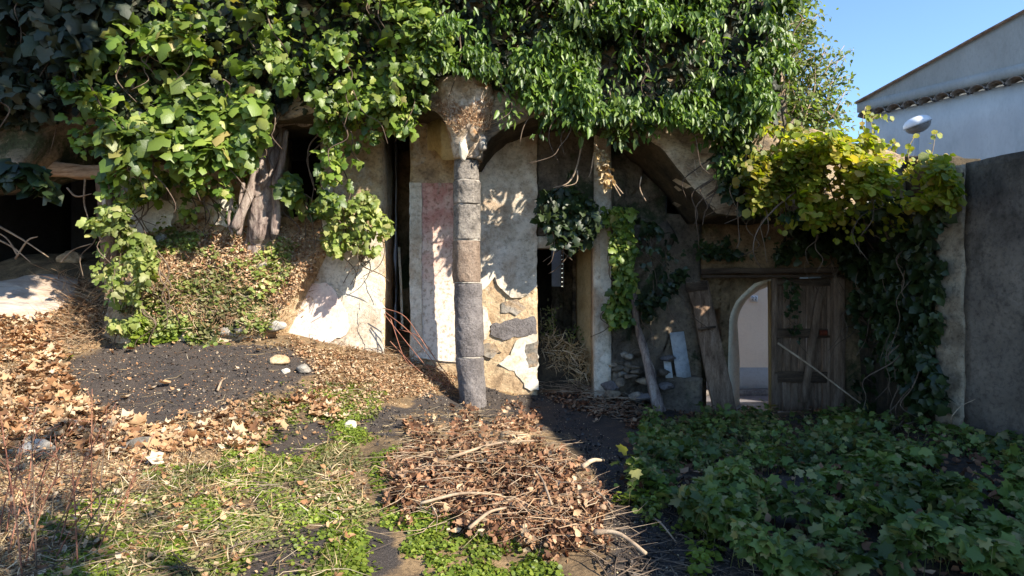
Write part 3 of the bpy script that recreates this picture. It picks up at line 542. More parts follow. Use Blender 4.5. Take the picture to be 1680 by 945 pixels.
# ------------------------------------------------------------------ column
col = T('stone_column', 'free-standing lava stone column of stacked drums carrying the arches', 'column', (XP(776, 7.5), 7.5, .05))
jy_ = [262, 298, 337, 395, 464, 585, 668]; mats_ = ['lava3', 'lava3', 'lava3', 'lava2', 'lava1', 'lava1']
def cx_(py): return np.interp(py, [262, 300, 450, 600, 668], [766, 766, 766, 771, 777])
def cr_(py): return np.interp(py, [262, 290, 450, 600, 668], [20.5, 21.5, 23.5, 23, 21.5])/F*7.5
for k in range(6):
    y0, y1 = jy_[k], jy_[k+1]; rings = []; nseg = max(5, int((y1-y0)/5)); th = np.arange(40)*2*math.pi/40; ox, oy = random.uniform(-.008, .008), random.uniform(-.01, .01); sc = 1+random.uniform(-.025, .03)
    zz = [(0, .965), (.015, .99), (.04, 1.0)]+[(u, 1.0) for u in np.linspace(.1, .9, nseg)]+[(.96, 1.0), (.985, .99), (1, .965)]
    for u, f in zz:
        py = y0+1+(y1-y0-2)*u; c = P(cx_(py), py, 7.5); r_ = cr_(py)*f*sc
        rr = r_*(1+.08*fbm(np.cos(th)*2+k*5, np.sin(th)*2, c[2]*3, 40+k, 3)+.07*fbm(np.cos(th)*7, np.sin(th)*7, c[2]*20, 50+k, 3)-.05*(fbm(np.cos(th)*3, np.sin(th)*3, c[2]*8, 90+k, 2) > .3))
        rings.append(np.stack([c[0]+ox+np.cos(th)*rr, c[1]+oy+np.sin(th)*rr, np.full(40, c[2])], 1))
    V, t = loft('', rings); ob('drum', npmesh('drum', V, t), M[mats_[k]], col, None, True)
    if k:
        c = P(cx_(y0), y0, 7.5); a = [(c[0]+math.cos(x)*r_0, 7.5+math.sin(x)*r_0, c[2]+s_) for s_ in (-.008, .008) for x in th for r_0 in [cr_(y0)*(.955+.03*math.sin(x*3+k))]]
        V, t = loft('', np.array(a).reshape(2, 40, 3)); ob('mortar_joint', npmesh('mortar_joint', V, t), M['mortar'], col)
# crumbling capital / springer block
rings = []
for u in np.linspace(0, 1, 34):
    py = 264-u*124; c = P(768-3*u, py, 7.5); hw = np.interp(u, [0, .1, .3, .55, .8, 1], [.165, .18, .215, .29, .36, .4]); hd = np.interp(u, [0, .3, 1], [.19, .26, .34]); th = np.arange(48)*2*math.pi/48
    sq = 1/np.maximum(np.abs(np.cos(th))**3+np.abs(np.sin(th))**3, 1e-6)**(1/3.)
    f = sq*(1+.16*fbm(np.cos(th)*2.2, np.sin(th)*2.2, u*7, 77, 4)+.1*fbm(np.cos(th)*7, np.sin(th)*7, u*22, 78, 3))
    rings.append(np.stack([c[0]+np.cos(th)*hw*f, 7.5+np.sin(th)*hd*f, np.full(48, c[2])], 1))
V, t = loft('', rings); ob('capital', npmesh('capital', V, t), M['cap'], col, None, True)
ob('pale_stone', npmesh('pale_stone', *rockVT(P(760, 245, 7.28), (.055, .05, .14), 3, 2, .2)), M['white_old'], col)
ob('pale_stone', npmesh('pale_stone', *rockVT(P(792, 238, 7.3), (.06, .06, .1), 5, 2, .3)), M['stone'], col)
ob('pale_stone', npmesh('pale_stone', *rockVT(P(776, 220, 7.26), (.07, .05, .1), 9, 2, .3)), M['cap'], col)
n_ = 2000; x, y = rand_poly([(712, 165), (735, 155), (760, 175), (790, 158), (808, 168), (806, 200), (794, 215), (772, 196), (745, 222), (728, 200)], n_, 4, 3); Yc = 7.14+.003*np.abs(x-765)+.05*rng.random(n_)
bulk('dry_moss', BLA, np.stack([(x-840)/F*Yc, Yc, CZ+(472.5-y)/F*Yc], 1), rng.normal(0, 1, (n_, 3))+[0, -.6, 0], rng.normal(0, .5, (n_, 3))+[0, -.25, .5], rng.uniform(.025, .07, n_), M['rusty'], col, 'stuff', np.full(n_, 2.2))

# ------------------------------------------------------------------ gate wall and gate
YG = 8.6
gw = T('gate_wall', 'shaded brown wall around the gateway with an arched stone opening', 'gate wall', (3.4, YG, -.3))
zl = ZP(441, YG); pz = [(XP(1092, YG), YG, -.5, 2.55), (XP(1150, YG), YG, -.5, 2.55)]
pwall('wall', pz, (0, .22), M['darkwall'], gw, amp=.03, seed=30)
pwall('wall', [(XP(1150, YG)+.002, YG+.01, zl, 2.54), (XP(1386, YG)-.002, YG+.01, zl, 2.54)], (0, .22), M['doorwall'], gw, amp=.03, seed=31)
pwall('wall', [(XP(1386, YG), YG, -.5, 2.55), (XP(1420, YG), YG, -.5, 2.55)], (0, .22), M['doorwall'], gw, amp=.03, seed=32)
YR = 8.9
def zz2(px): # arch soffit profile
    c, hw = 1277., 79.; u = (px-c)/hw; return ZP(545-84*math.sqrt(max(0, 1-u*u)), YR)
pr2 = [(1100, 900), (1158, 900), (1159, 512), (1183, 505), (1184, 900), (1197, 900)]
pts2 = [(XP(a, YR), YR, (-.6 if c == 900 else ZP(c, YR)), 2.5) for a, c in pr2]+[(XP(a, YR), YR, zz2(a), 2.5) for a in (1198, 1200, 1203, 1207, 1212, 1220, 1230, 1242, 1256, 1270, 1290, 1310, 1330, 1345, 1352, 1355.9)]+[(XP(1357, YR), YR, -.6, 2.5), (XP(1440, YR), YR, -.6, 2.5)]
pwall('arch_wall', pts2, (0, .32), M['doorwall'], gw, res=.06, amp=.012, seed=33)
# arch reveal as its own pale coat, sunlight put into its colour
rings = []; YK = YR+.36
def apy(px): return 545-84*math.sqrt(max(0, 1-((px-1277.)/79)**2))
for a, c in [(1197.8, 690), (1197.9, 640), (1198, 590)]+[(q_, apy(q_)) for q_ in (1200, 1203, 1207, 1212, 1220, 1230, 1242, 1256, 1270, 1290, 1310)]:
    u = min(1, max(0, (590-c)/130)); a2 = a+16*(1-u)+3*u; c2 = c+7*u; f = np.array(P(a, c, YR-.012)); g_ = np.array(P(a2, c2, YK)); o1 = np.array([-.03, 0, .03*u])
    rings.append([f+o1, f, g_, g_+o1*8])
V, t = loft('', np.array(rings)); V = displace(V, .014, 9, 4); ob('sun_painted_reveal', npmesh('sun_painted_reveal', V, t), M['sun_reveal'], gw)
box('threshold', XP(1160, YR), XP(1356, YR), YR-.25, YR+.6, -.7, -.27, M['stone'], gw, .01, .08, 5)
gt = T('wooden_gate', 'closed old wooden plank gate leaf with diagonal brace right of the arched opening', 'gate', (XP(1318, YG), YG, -.25))
YD = 8.66; b0, b1 = ZP(676, YD), ZP(456, YD); xl, xr = XP(1269, YD), XP(1364, YD)
for k in range(7):
    a = xl+.02+(xr-xl-.04)*k/7; e = xl+.02+(xr-xl-.04)*(k+1)/7
    for z0, z1 in ((b0+random.uniform(0, .05), ZP(619, YD)), (ZP(616, YD), ZP(548, YD)), (ZP(545, YD), b1)):
        bar('plank', ((a+e)/2, YD+random.uniform(0, .012), z0), ((a+e)/2, YD+random.uniform(0, .012), z1), e-a-.008, .025, M['wood'], gt, .0015, k)
bar('stile', (xl, YD-.03, b0), (xl, YD-.03, b1), .075, .04, M['wood'], gt, .003, 3); bar('stile', (xr-.03, YD-.03, b0), (xr-.03, YD-.03, b1), .1, .04, M['wood'], gt, .003, 4)
for py, wd in ((462, .1), (546, .13), (618, .15)): bar('rail', P(1270, py, YD-.032), P(1362, py+1, YD-.032), wd, .035, M['wood_h'], gt, .003, py)
bar('brace', P(1318, 660, YD-.07), P(1347, 472, YD-.07), .1, .035, M['wood'], gt, .004, 9)
box('latch', XP(1345, 8.58), XP(1357, 8.58), 8.56, 8.6, ZP(550, 8.58), ZP(542, 8.58), M['rust'], gt, .003, .03)
bar('door_edge', P(1265, 672, 8.72), P(1263, 461, 8.72), .05, .06, M['wood_y'], gt, .002, 6)
fr = T('gate_frame', 'dark timber door frame with a long lintel over the gateway', 'door frame', (XP(1270, YG), YG, -.25))
bar('lintel', P(1150, 445, YG-.02), P(1386, 443, YG-.02), .075, .12, M['wood_h'], fr, .006, 2)
bar('post', P(1374, 680, YG-.03), P(1374, 452, YG-.03), .16, .14, M['wood'], fr, .004, 3)
bar('trim', P(1152, 453.5, YG-.1), P(1384, 452.5, YG-.1), .035, .03, M['wood_h'], fr, .003, 5)
bar('strip', P(1312, 456, YG-.13), P(1346, 455, YG-.13), .02, .015, M['panelw'], fr, .001, 5)
lb = T('leaning_board', 'long heavy wooden door plank leaning left of the arched opening', 'plank', (XP(1190, 8.25), 8.25, -.2))
bar('board', P(1190, 680, 8.2), P(1144, 462, 8.5), .30, .06, M['wood'], lb, .01, 11); bar('batten', P(1126, 472, 8.42), P(1160, 468, 8.42), .12, .03, M['wood_h'], lb, .004, 12)
bar('batten', P(1145, 540, 8.3), P(1174, 536, 8.3), .03, .03, M['wood_h'], lb, .004, 13)
o = tube('stick', [P(1276, 563, 8.3), P(1330, 600, 8.1), P(1372, 632, 7.95), P(1412, 662, 7.8)], [.016, .014, .012, .009], M['twig'], None, 6); tag(o, 'long thin pole leaning diagonally across the wooden gate', 'stick')
o = bar('white_board', P(1122, 620, 8.38), P(1110, 545, 8.52), .20, .02, M['panelw'], None, .002, 4); tag(o, 'pale grey board leaning upright against the dark wall', 'board')
o = bar('small_card', P(1098, 620, 8.34), P(1094, 590, 8.4), .10, .012, M['paper'], None, .002, 4); tag(o, 'small stained white card leaning beside the pale grey board', 'card')
st = T('crooked_trunk', 'crooked bare dead trunk propped against the rubble pier', 'tree trunk', tuple(P(1080, 672, 8.0)))
tube('trunk', [P(1040, 480, 8.25), P(1047, 540, 8.2), P(1060, 585, 8.12), P(1070, 630, 8.05), P(1083, 676, 8.0)], [.035, .05, .06, .06, .09], M['bark'], st, 10, .3, 4, 8, .3)
ls = T('ledge', 'low dark stone ledge under the leaning grey board', 'ledge', (XP(1120, 8.3), 8.3, -.1))
pwall('ledge_block', [(XP(1070, 8.4), 8.32, -.4, ZP(620, 8.3)), (XP(1150, 8.4), 8.36, -.4, ZP(622, 8.3))], (0, .3), M['darkwall'], ls, .06, .05, 4, 7)

# street house beyond the gate
sh = T('street_house', 'beige house wall with grey dado across the street seen through the arch', 'house', (4.8, 11.9, -.6))
box('wall', 3.2, 6.2, 11.9, 12.3, -.8, 3.5, M['beige'], sh, .0, .3)
box('dado', 3.21, 6.19, 11.88, 11.92, -.7, ZP(603, 11.9), M['dado'], sh, .002, .3)
box('kerb', 3.2, 6.2, 11.66, 11.88, -.8, ZP(640, 11.7), M['kerb'], sh, .02, .08, 3)
box('roof', 3.1, 6.3, 11.8, 12.4, 3.51, 3.62, M['tile'], sh, .01, .2)
npz = ZP(490, 11.88); npx = XP(1237, 11.88)
pl = box('number_plate', npx-.07, npx+.07, 11.872, 11.888, npz-.06, npz+.06, M['enamel'], sh, 0, .2)
for k, ch in enumerate('22'):
    cu = bpy.data.curves.new('digit', 'FONT'); cu.body = ch; cu.size = .105; cu.extrude = .002; cu.align_x = 'CENTER'; cu.align_y = 'CENTER'
    tmp = bpy.data.objects.new('digit', cu); COL.objects.link(tmp); bpy.context.view_layer.update(); me = bpy.data.meshes.new_from_object(tmp); COL.objects.unlink(tmp); bpy.data.objects.remove(tmp)
    me.transform(Matrix.Translation((npx-.03+.06*k, 11.868, npz)) @ Matrix.Rotation(R(90), 4, 'X')); d_ = ob('digit', me, M['print'], pl)

# ------------------------------------------------------------------ side wall + near grey wall
sw = T('side_wall_masonry', 'dark side wall buried under vines between the gate and the grey wall', 'garden wall', (4.8, 7.5, 0))
pwall('wall', [(4.95, 9.2, -.6, 3.3), (4.9, 8.3, -.5, 3.25), (4.78, 7.3, -.4, 3.08), (4.53, 6.46, -.4, 2.86)], (.4, -.05), M['soil'], sw, amp=.05, seed=41)
cw = T('grey_garden_wall', 'tall dark grey cement wall at the right edge of the yard', 'garden wall', (4.7, 5, 0))
pwall('wall', [(4.53, 6.1, -.4, 2.75), (4.75, 4.9, -.4, 2.73), (4.93, 3.5, -.4, 2.74), (5.1, 0, -.4, 2.75), (5.2, -7, -.4, 2.75)], (.35, .05), M['grey'], cw, res=.08, amp=.03, seed=42)
pwall('wall_end', [(4.455, 6.42, -.4, 2.74), (4.527, 6.105, -.4, 2.745)], (.34, .05), M['edge'], cw, res=.05, amp=.03, seed=43, fine=.015)

# white house, tile row and gable
wh = T('white_house', 'white rendered house with clay tile eaves and grey sloping gable above the walls', 'house', (8, 11.4, -.6))
C0 = np.array([7.25, 12.5]); D0 = np.array([8.7, 10.4]); du = (D0-C0)/np.linalg.norm(D0-C0); nn = np.array([-du[1], du[0]])*-1.0
nn = nn if nn[0] < 0 else -nn; E0 = C0+du*6.5; bk = -nn
pwall('wall', [(*C0, -.7, 5.02), (*(C0+du*10.5), -.7, 5.02)], tuple(bk*.4), M['housew'], wh, .5, .004, fine=0)
gtop = lambda s: 5.33+.315*s
pwall('gable', [(*(C0-du*.1+nn*.06), 5.11, gtop(0)), (*(C0+du*10.5+nn*.06), 5.11, gtop(10.5))], tuple(bk*.4), M['gable'], wh, .5, .003, fine=0)
pwall('fascia', [(*(C0-du*.12+nn*.1), 5.11, 5.30), (*(C0+du*6.5+nn*.1), 5.11, 5.30)], tuple(bk*.05), M['gable'], wh, .5, .003, fine=0)
pwall('side_wall', [(*(C0+bk*.41), -.7, 5.0), (*(C0+bk*4), -.7, 5.0)], tuple(du*.3), M['housew'], wh, .5, 0, fine=0)
pwall('coping', [(*(C0-du*.16+nn*.14), gtop(-.1), gtop(-.1)+.03), (*(C0+du*10.5+nn*.14), gtop(10.5), gtop(10.5)+.03)], tuple(bk*.5), M['tile'], wh, .2, .005)
th = np.linspace(0, math.pi, 9); Vt = []
for yv, sc in ((0, 1.0), (.28, .85)):
    for rr in (.13, .112):
        for a in th: Vt.append((math.cos(a)*rr*sc, yv, math.sin(a)*rr*sc*.85))
Vt = np.array(Vt); ft = []
for j in range(8): ft += [(j, j+1, 18+j+1, 18+j), (9+j+1, 9+j, 27+j, 27+j+1), (j+1, j, 9+j, 9+j+1)]
tmz = npmesh('tile', Vt, ft); tmz.materials.append(M['tile_grey'])
for k in range(24):
    p = C0+du*(.05+.272*k)+nn*.17; o = bpy.data.objects.new('roof_tile', tmz); COL.objects.link(o); o.parent = wh; o.matrix_parent_inverse = Matrix.Translation(-wh.location)
    ang = math.atan2(bk[1], bk[0])-math.pi/2; o.matrix_basis = Matrix.Translation((p[0], p[1], 4.995+random.uniform(-.006, .006))) @ Matrix.Rotation(ang+random.uniform(-.04, .04), 4, 'Z')
# street lamp
lp = P(1505, 204, 10.9); la = T('street_lamp', 'street lamp with a white mushroom head in front of the white house', 'street lamp', (lp[0], lp[1], -.6))
tube('pole', [(lp[0]-.01, lp[1], -.6), (lp[0]-.02, lp[1], 2), (lp[0]-.02, lp[1], lp[2]-.16)], [.055, .05, .045], M['metal'], la, 12)
tube('neck', [(lp[0]-.02, lp[1], lp[2]-.2), (lp[0]-.0, lp[1], lp[2]-.08)], [.04, .08], M['metal'], la, 12, n=2)
tilt = Matrix.Rotation(R(-20), 4, 'Y')
def dome(name, prof_, mat):
    th = np.arange(28)*2*math.pi/28; V, t = loft('', [[(r_*math.cos(a), r_*math.sin(a), z) for a in th] for r_, z in prof_]); me = npmesh(name, V, t); me.transform(Matrix.Translation(lp) @ tilt); ob(name, me, mat, la, None, True)
dome('cap', [(.215, -.01), (.222, .015), (.21, .06), (.17, .1), (.11, .13), (.03, .142)], M['lampw']); dome('bowl', [(.205, -.012), (.2, -.05), (.17, -.1), (.11, -.14), (.05, -.155)], M['lampg']); dome('rim', [(.2, -.02), (.226, -.018), (.226, .0), (.2, .002)], M['metal'])

# ------------------------------------------------------------------ left: cave, beam, slab, trunk
bm_ = T('timber_opening_frame', 'broken tan beam on a post across the dark opening at the left', 'door frame', (-5.4, 7.95, 1.6))
bar('beam', P(72, 276, 7.9), P(192, 284, 7.9), .17, .16, M['beam'], bm_, .02, 3); bar('post', P(176, 292, 7.95), P(182, 430, 7.95), .2, .2, M['wood'], bm_, .02, 4); bar('lath', P(169, 295, 7.83), P(171, 345, 7.83), .05, .03, M['white_old'], bm_, .006, 5)
def flatrock(name, poly, top, th_, mat, seed, label, cat):
    pts = []
    for i in range(len(poly)):
        a = np.array(poly[i], float); b_ = np.array(poly[(i+1) % len(poly)], float); n = 6
        for k in range(n): pts.append(a+(b_-a)*k/n)
    pts = np.array(pts); c = pts.mean(0); rings = []
    for f, dz in ((1.0, -th_), (1.02, -th_*.4), (1.0, -.02), (.96, .0)): rings.append([(*(c+(p-c)*f), top(*(c+(p-c)*f))+dz) for p in pts])
    for f in (.75, .5, .25): rings.append([(*(c+(p-c)*f), top(*(c+(p-c)*f))+.02) for p in pts])
    V, t = loft('', np.array(rings)); V = displace(V, .05, 2, seed); V = displace(V, .015, 9, seed)
    return tag(ob(name, npmesh(name, V, t), mat, None, None, True), label, cat)
sp = [G(-60, 470), G(60, 462), G(128, 476), G(118, 500), G(85, 520), G(-60, 530)]
flatrock('stone_slab', [(p[0], p[1]) for p in sp], lambda x, y: float(gz(np.array([x]), np.array([y]), False)[0])+.1, .4, M['slab'], 3, 'broad pale weathered stone slab lying before the dark opening', 'stone slab')
tr = T('dead_tree_trunk', 'thick pale dead trunk with furrowed bark beside the dark window hole', 'tree trunk', tuple(P(415, 378, 7.85)))
tube('trunk', [P(462, 200, 7.9), P(448, 235, 7.86), P(438, 280, 7.82), P(434, 320, 7.82), P(429, 365, 7.85), P(425, 420, 8.0)], [.09, .13, .14, .15, .17, .2], M['bark'], tr, 36, .2, 3, 14, .28)
for k, (pp, rr) in enumerate([([(452, 210), (436, 240), (418, 290), (405, 330), (385, 375)], (.05, .06)), ([(470, 215), (464, 260), (452, 300), (455, 340), (450, 385)], (.03, .06)), ([(440, 190), (470, 175), (505, 180), (520, 170)], (.05, .03)), ([(455, 205), (480, 200), (500, 205), (530, 192)], (.04, .02)),
                            ([(400, 300), (395, 330), (396, 355), (392, 385)], (.025, .03)), ([(370, 305), (380, 330), (375, 360), (382, 385)], (.02, .02)), ([(455, 225), (440, 255), (446, 280), (430, 310)], (.02, .015))]):
    tube('root', [P(a, c, 7.66+.03*(k % 3)) for a, c in pp], list(rr), M['bark'], tr, 9, .3, k, 6, .3)
rock('crossing_stone', P(470, 182, 7.75), (.32, .2, .1), M['stone'], tr, 5)

# ------------------------------------------------------------------ unseen trees and house outside the frame, shaped and placed to throw the shade
def clumps(parent, cs, n, size, mat, tpl=IVY):
    pos = []
    for (c, r_) in cs:
        m_ = int(n*r_*r_/.36); d = nrm(rng.normal(0, 1, (m_, 3)))*(rng.random((m_, 1))**.4)*r_; pos.append(np.array(c)+d*[1, 1, .8])
    pos = np.concatenate(pos); k = len(pos); bulk('crown', tpl, pos, rng.normal(0, 1, (k, 3))+[0, 0, .5], rng.normal(0, 1, (k, 3))+[0, 0, -.4], rng.uniform(.6, 1.3, k)*size, mat, parent, 'stuff')
def up(p, t): return np.array(p)+t*np.array(SD)
t1 = T('added_shade_tree', 'unseen leafy tree added above the ruin to shade the dark upper left corner', 'tree', (-3.2, 8.3, 6.2))  # unseen crown added so the upper left corner falls dark
tube('trunk', [(-3.2, 8.3, 5.9), (-3.2, 7.6, 7), (-3.0, 6.2, 7.6), (-2.6, 5, 7.8)], [.14, .11, .08, .05], M['bark'], t1, 8)
clumps(t1, [(up(P(a, c, 7.4), 6), .5) for a, c in ((-60, 20), (30, 20), (100, 10), (-40, 100), (50, 90), (-50, 190), (40, 170), (115, -20), (30, 250), (-50, 280), (180, -40), (60, 320), (110, 90), (10, 380))], 300, .16, M['ivyd'])
t2 = T('yard_tree', 'tree standing behind the viewer that shades the lower left foreground', 'tree', (2.6, -1.3, 0))
tube('trunk', [(2.6, -1.3, -.1), (2.5, -1.2, 2), (2.5, -1, 4.6)], [.13, .1, .05], M['bark'], t2, 8)
clumps(t2, [(up(G(a, c), 8), r_) for a, c, r_ in ((60, 740, .36), (125, 705, .22), (0, 760, .3), (30, 850, .3), (20, 930, .4), (130, 935, .28), (85, 900, .2), (250, 850, .1), (280, 940, .12))], 130, .14, M['ivyd'])
nh = T('added_shade_house', 'tall unseen house added beyond the grey wall to shade the right half of the yard', 'house', (7, -2, 0))  # unseen house added, its height and edge set for the yard shade
pwall('wall', [(5.9, 3.9, -.6, 5.0), (7.25, -9, -.6, 5.0)], (4, .2), M['housew'], nh, .6, .0, fine=0)
pwall('roof', [(5.8, 4.0, 5.01, 5.15), (7.15, -9.1, 5.01, 5.15)], (4.2, .2), M['tile'], nh, .3, .02)

# ------------------------------------------------------------------ ivy and climbers
def ivy(label, cat, poly, Yf, n, size, mat, name='ivy_plant', loc=None, group=None, stems=0, **kw):
    c = np.array(poly, float).mean(0); yy_ = Yf(np.array([c[0]]), np.array([c[1]]))[0] if callable(Yf) else Yf
    t = T(name, label, cat, loc or tuple(P(c[0], np.array(poly)[:, 1].max(), yy_)), group)
    pos = foliage(t, poly, Yf, n, size, mat, **kw)
    if stems:
        L = []
        for _ in range(stems):
            a = pos[rng.integers(len(pos))]+np.array([0, .1, 0]); pts = [a]
            for k in range(4): pts.append(pts[-1]+np.array([rng.normal(0, .12), rng.normal(0, .03), -rng.uniform(.08, .25)]))
            L.append((pts, [rng.uniform(.006, .014), .004]))
        tubes('stem', L, M['twig_dark'], t, 'stuff')
    return t, pos
def hang(label, cat, strands, n_per, size, mat, tpl, key, Y, spread=.09, name='ivy_plant', nparts=300, minpx=10, aspect=None, **k_):
    """hanging strands: paths in photo pixels at distance Y, leaves along each"""
    t = T(name, label, cat, tuple(P(strands[0][0][0], strands[0][0][1], Y))); pos = []; L = []
    for s in strands:
        pts = [np.array(P(a, b_, Y-.1+rng.normal(0, .03))) for a, b_ in s]; c = catmull(pts, 8); tube('stem', pts, [.01, .004], M['twig_dark'], t, 5, n=4); ln = np.linalg.norm(np.diff(c, axis=0), axis=1).sum(); m_ = int(n_per*ln)
        u = rng.random(m_)*(len(c)-1); i0 = u.astype(int); p = c[i0]+(c[np.minimum(i0+1, len(c)-1)]-c[i0])*(u-i0)[:, None]; pos.append(p+rng.normal(0, 1, (m_, 3))*[spread, spread*.6, spread*.6]-[0, spread*.6, 0])
    pos = np.concatenate(pos); m_ = len(pos); N = np.array([.2, -1, .5])+rng.normal(0, .6, (m_, 3)); Tp = np.stack([rng.normal(0, .5, m_), rng.normal(-.1, .3, m_), -.5-rng.random(m_)], 1); sz = size*(1+.3*rng.normal(0, 1, m_)).clip(.4, 1.8)
    o_ = np.argsort(-sz); k = min(nparts, int((sz/Y*F*.8 > minpx).sum())); a, b_ = o_[:k], o_[k:]
    singles('leaf', key, tpl, pos[a], N[a], Tp[a], sz[a], mat, t); bulk('foliage', tpl, pos[b_], N[b_], Tp[b_], sz[b_], mat, t, 'stuff', None if aspect is None else np.full(len(b_), aspect))
    return t
BIG = T
# upper left: large leaves
ivy('large-leaved ivy spread over the masonry above the sunlit left wall', 'ivy', [(125, 85), (200, 60), (290, 50), (350, 95), (430, 130), (445, 190), (430, 225), (395, 258), (340, 268), (285, 262), (250, 285), (205, 285), (170, 250), (160, 200), (130, 150)], 7.3, 1500, .13, M['ivy'], depth=.25, gap=.2, jit=12, seed=1, droop=.55, face=(.3, -1, .75), stems=14)
ivy('loose ivy sprays dangling over the left edge of the dark opening', 'ivy', [(96, 120), (160, 60), (230, 10), (340, -30), (420, 0), (430, 120), (350, 95), (290, 60), (190, 90), (150, 160), (150, 205), (100, 195)], 7.28, 700, .115, M['ivy'], depth=.35, gap=.0, jit=12, seed=2, stems=12)
ivy('ivy with shade put into its colour filling the top left corner above the cave mouth', 'ivy', [(-120, -120), (240, -120), (180, 40), (120, 120), (100, 180), (40, 175), (-120, 150)], 7.2, 1300, .13, M['ivydd'], depth=.35, gap=.35, jit=12, seed=3, stems=10)
ivy('low dark ivy sprig hanging at the left edge inside the cave mouth', 'ivy', [(-40, 262), (40, 258), (85, 285), (95, 310), (70, 325), (30, 300), (-40, 300)], 7.0, 90, .15, M['ivyd'], depth=.2, gap=.6, jit=6, seed=4)
ivy('dense medium-leaved ivy across the top between the trunk and the column', 'ivy', [(400, -140), (730, -140), (730, 60), (700, 150), (672, 175), (640, 160), (600, 165), (560, 150), (520, 150), (470, 150), (440, 120), (420, 60)], 7.28, 6800, .082, M['ivy'], depth=.4, bumpa=.35, gap=.05, jit=14, seed=5, nparts=300, stems=25)
ivy('ivy cascading over the masonry between the window hole and the arch', 'ivy', [(525, 145), (590, 150), (600, 190), (610, 250), (585, 285), (560, 345), (535, 345), (515, 300), (520, 250), (515, 190)], lambda x, y: np.where(y < 190, 7.3, 7.65), 650, .075, M['ivy'], depth=.3, gap=.1, jit=10, seed=6, stems=10)
hang('bright ivy spray hanging left of the column capital', 'ivy', [[(690, 60), (678, 130), (655, 180), (650, 215)], [(700, 70), (690, 150), (660, 215)], [(630, 130), (640, 175), (672, 215)], [(640, 60), (622, 130), (600, 175)], [(655, 100), (640, 160), (636, 200)]], 130, .1, M['ivy'], IVY, 'leaf', 7.28, .07)
ivy('glossy dense climber over the top of the ruin right of the column', 'climber', [(700, -150), (1290, -150), (1310, 30), (1300, 100), (1260, 170), (1230, 215), (1195, 230), (1150, 205), (1100, 200), (1060, 200), (1010, 195), (950, 200), (900, 185), (880, 160), (830, 140), (790, 105), (740, 110), (710, 100), (705, 40)], 7.22, 17500, .092, M['climb'], name='climbing_shrub', tpl=OVA, key='pointed_leaf', depth=.28, bumpa=.32, gap=.1, gscale=.014, jit=12, seed=8, droop=1.2, aspect=.95, stems=30, svar=.3)
hang('pointed leaf shoots drooping below the climber right of the column', 'climber', [[(770, 40), (780, 80), (778, 100)], [(850, 90), (868, 150), (880, 175)], [(900, 120), (905, 170), (915, 205)], [(940, 140), (950, 190), (962, 215)], [(1000, 150), (1010, 205), (1018, 235)], [(1160, 170), (1165, 215), (1155, 235)], [(1040, 160), (1050, 190), (1048, 225)], [(1200, 170), (1210, 220), (1200, 250)]], 130, .12, M['climb'], OVA, 'pointed_leaf', 7.25, .07, name='climbing_shrub')
ivy('thin understorey of ivy flat against the masonry, shade behind the sunlit leaves put into its colour', 'ivy', [(-150, -150), (1262, -150), (1275, 200), (1180, 205), (1000, 170), (820, 140), (700, 130), (560, 160), (420, 190), (400, 240), (190, 235), (150, 185), (60, 200), (-150, 260)], 7.3, 9000, .1, M['ivydd'], depth=.06, bumpa=.0, gap=1.2, jit=8, seed=201, nparts=0, svar=.3)
ivy('dark ivy added for the shade of the haunch between the arch and the yellow-green vine', 'ivy', [(1175, 235), (1240, 215), (1255, 350), (1215, 350), (1180, 300)], 7.25, 1000, .085, M['ivyd'], depth=.15, bumpa=.1, gap=.35, jit=8, seed=202, stems=14)  # dark leaves laid here in place of the haunch's shadow
hang('thin ragged ivy trails hanging from the canopy edge between trunk and column', 'ivy', [[(545, 150), (552, 230), (545, 300)], [(602, 160), (612, 200), (606, 235)], [(412, 200), (416, 240), (410, 275)], [(250, 270), (255, 300), (248, 325)], [(320, 260), (325, 290), (318, 310)], [(370, 255), (375, 290), (368, 325)], [(180, 270), (178, 300), (190, 330)], [(140, 200), (135, 230), (142, 250)]], 95, .085, M['ivy'], IVY, 'leaf', 7.3, .06, minpx=7, nparts=200)
hang('thin shoots hanging from the canopy over the wide arch', 'climber', [[(830, 140), (838, 175), (832, 205)], [(925, 180), (928, 205)], [(1065, 195), (1070, 225)], [(1180, 225), (1188, 260), (1182, 290)], [(1215, 220), (1222, 255), (1215, 300)], [(890, 165), (892, 195), (886, 225)]], 90, .09, M['climb'], OVA, 'pointed_leaf', 7.22, .05, name='climbing_shrub', minpx=7, nparts=200)
# light shrub at the right end of the mass, sky shows through
sb = T('sky_shrub', 'loose pale green shrub against the sky at the right end of the ruin', 'shrub', tuple(P(1300, 230, 7.6)))
pos = []; L = []
for k in range(95):
    b0_ = np.array(P(rng.uniform(1200, 1330), rng.uniform(170, 260), rng.uniform(7.3, 8.0))); tip = np.array(P(rng.uniform(1240, 1402)-0*k, rng.uniform(70, 225), rng.uniform(7.3, 8.0))); mid = (b0_+tip)/2+rng.normal(0, .08, 3); L.append(([b0_, mid, tip], [.012, .004])); c = catmull([b0_, mid, tip], 10); m_ = 52; u = rng.integers(4, len(c), m_); pos.append(c[u]+rng.normal(0, .06, (m_, 3)))
for k in range(30):
    b0_ = np.array(P(rng.uniform(1270, 1310), rng.uniform(-60, 120), rng.uniform(7.4, 8.0))); tip = b0_+np.array([rng.uniform(.05, .35), 0, rng.uniform(-.1, .3)]); L.append(([b0_, tip], [.01, .004])); c = np.linspace(b0_, tip, 10); u = rng.integers(0, 10, 45); pos.append(c[u]+rng.normal(0, .07, (45, 3)))
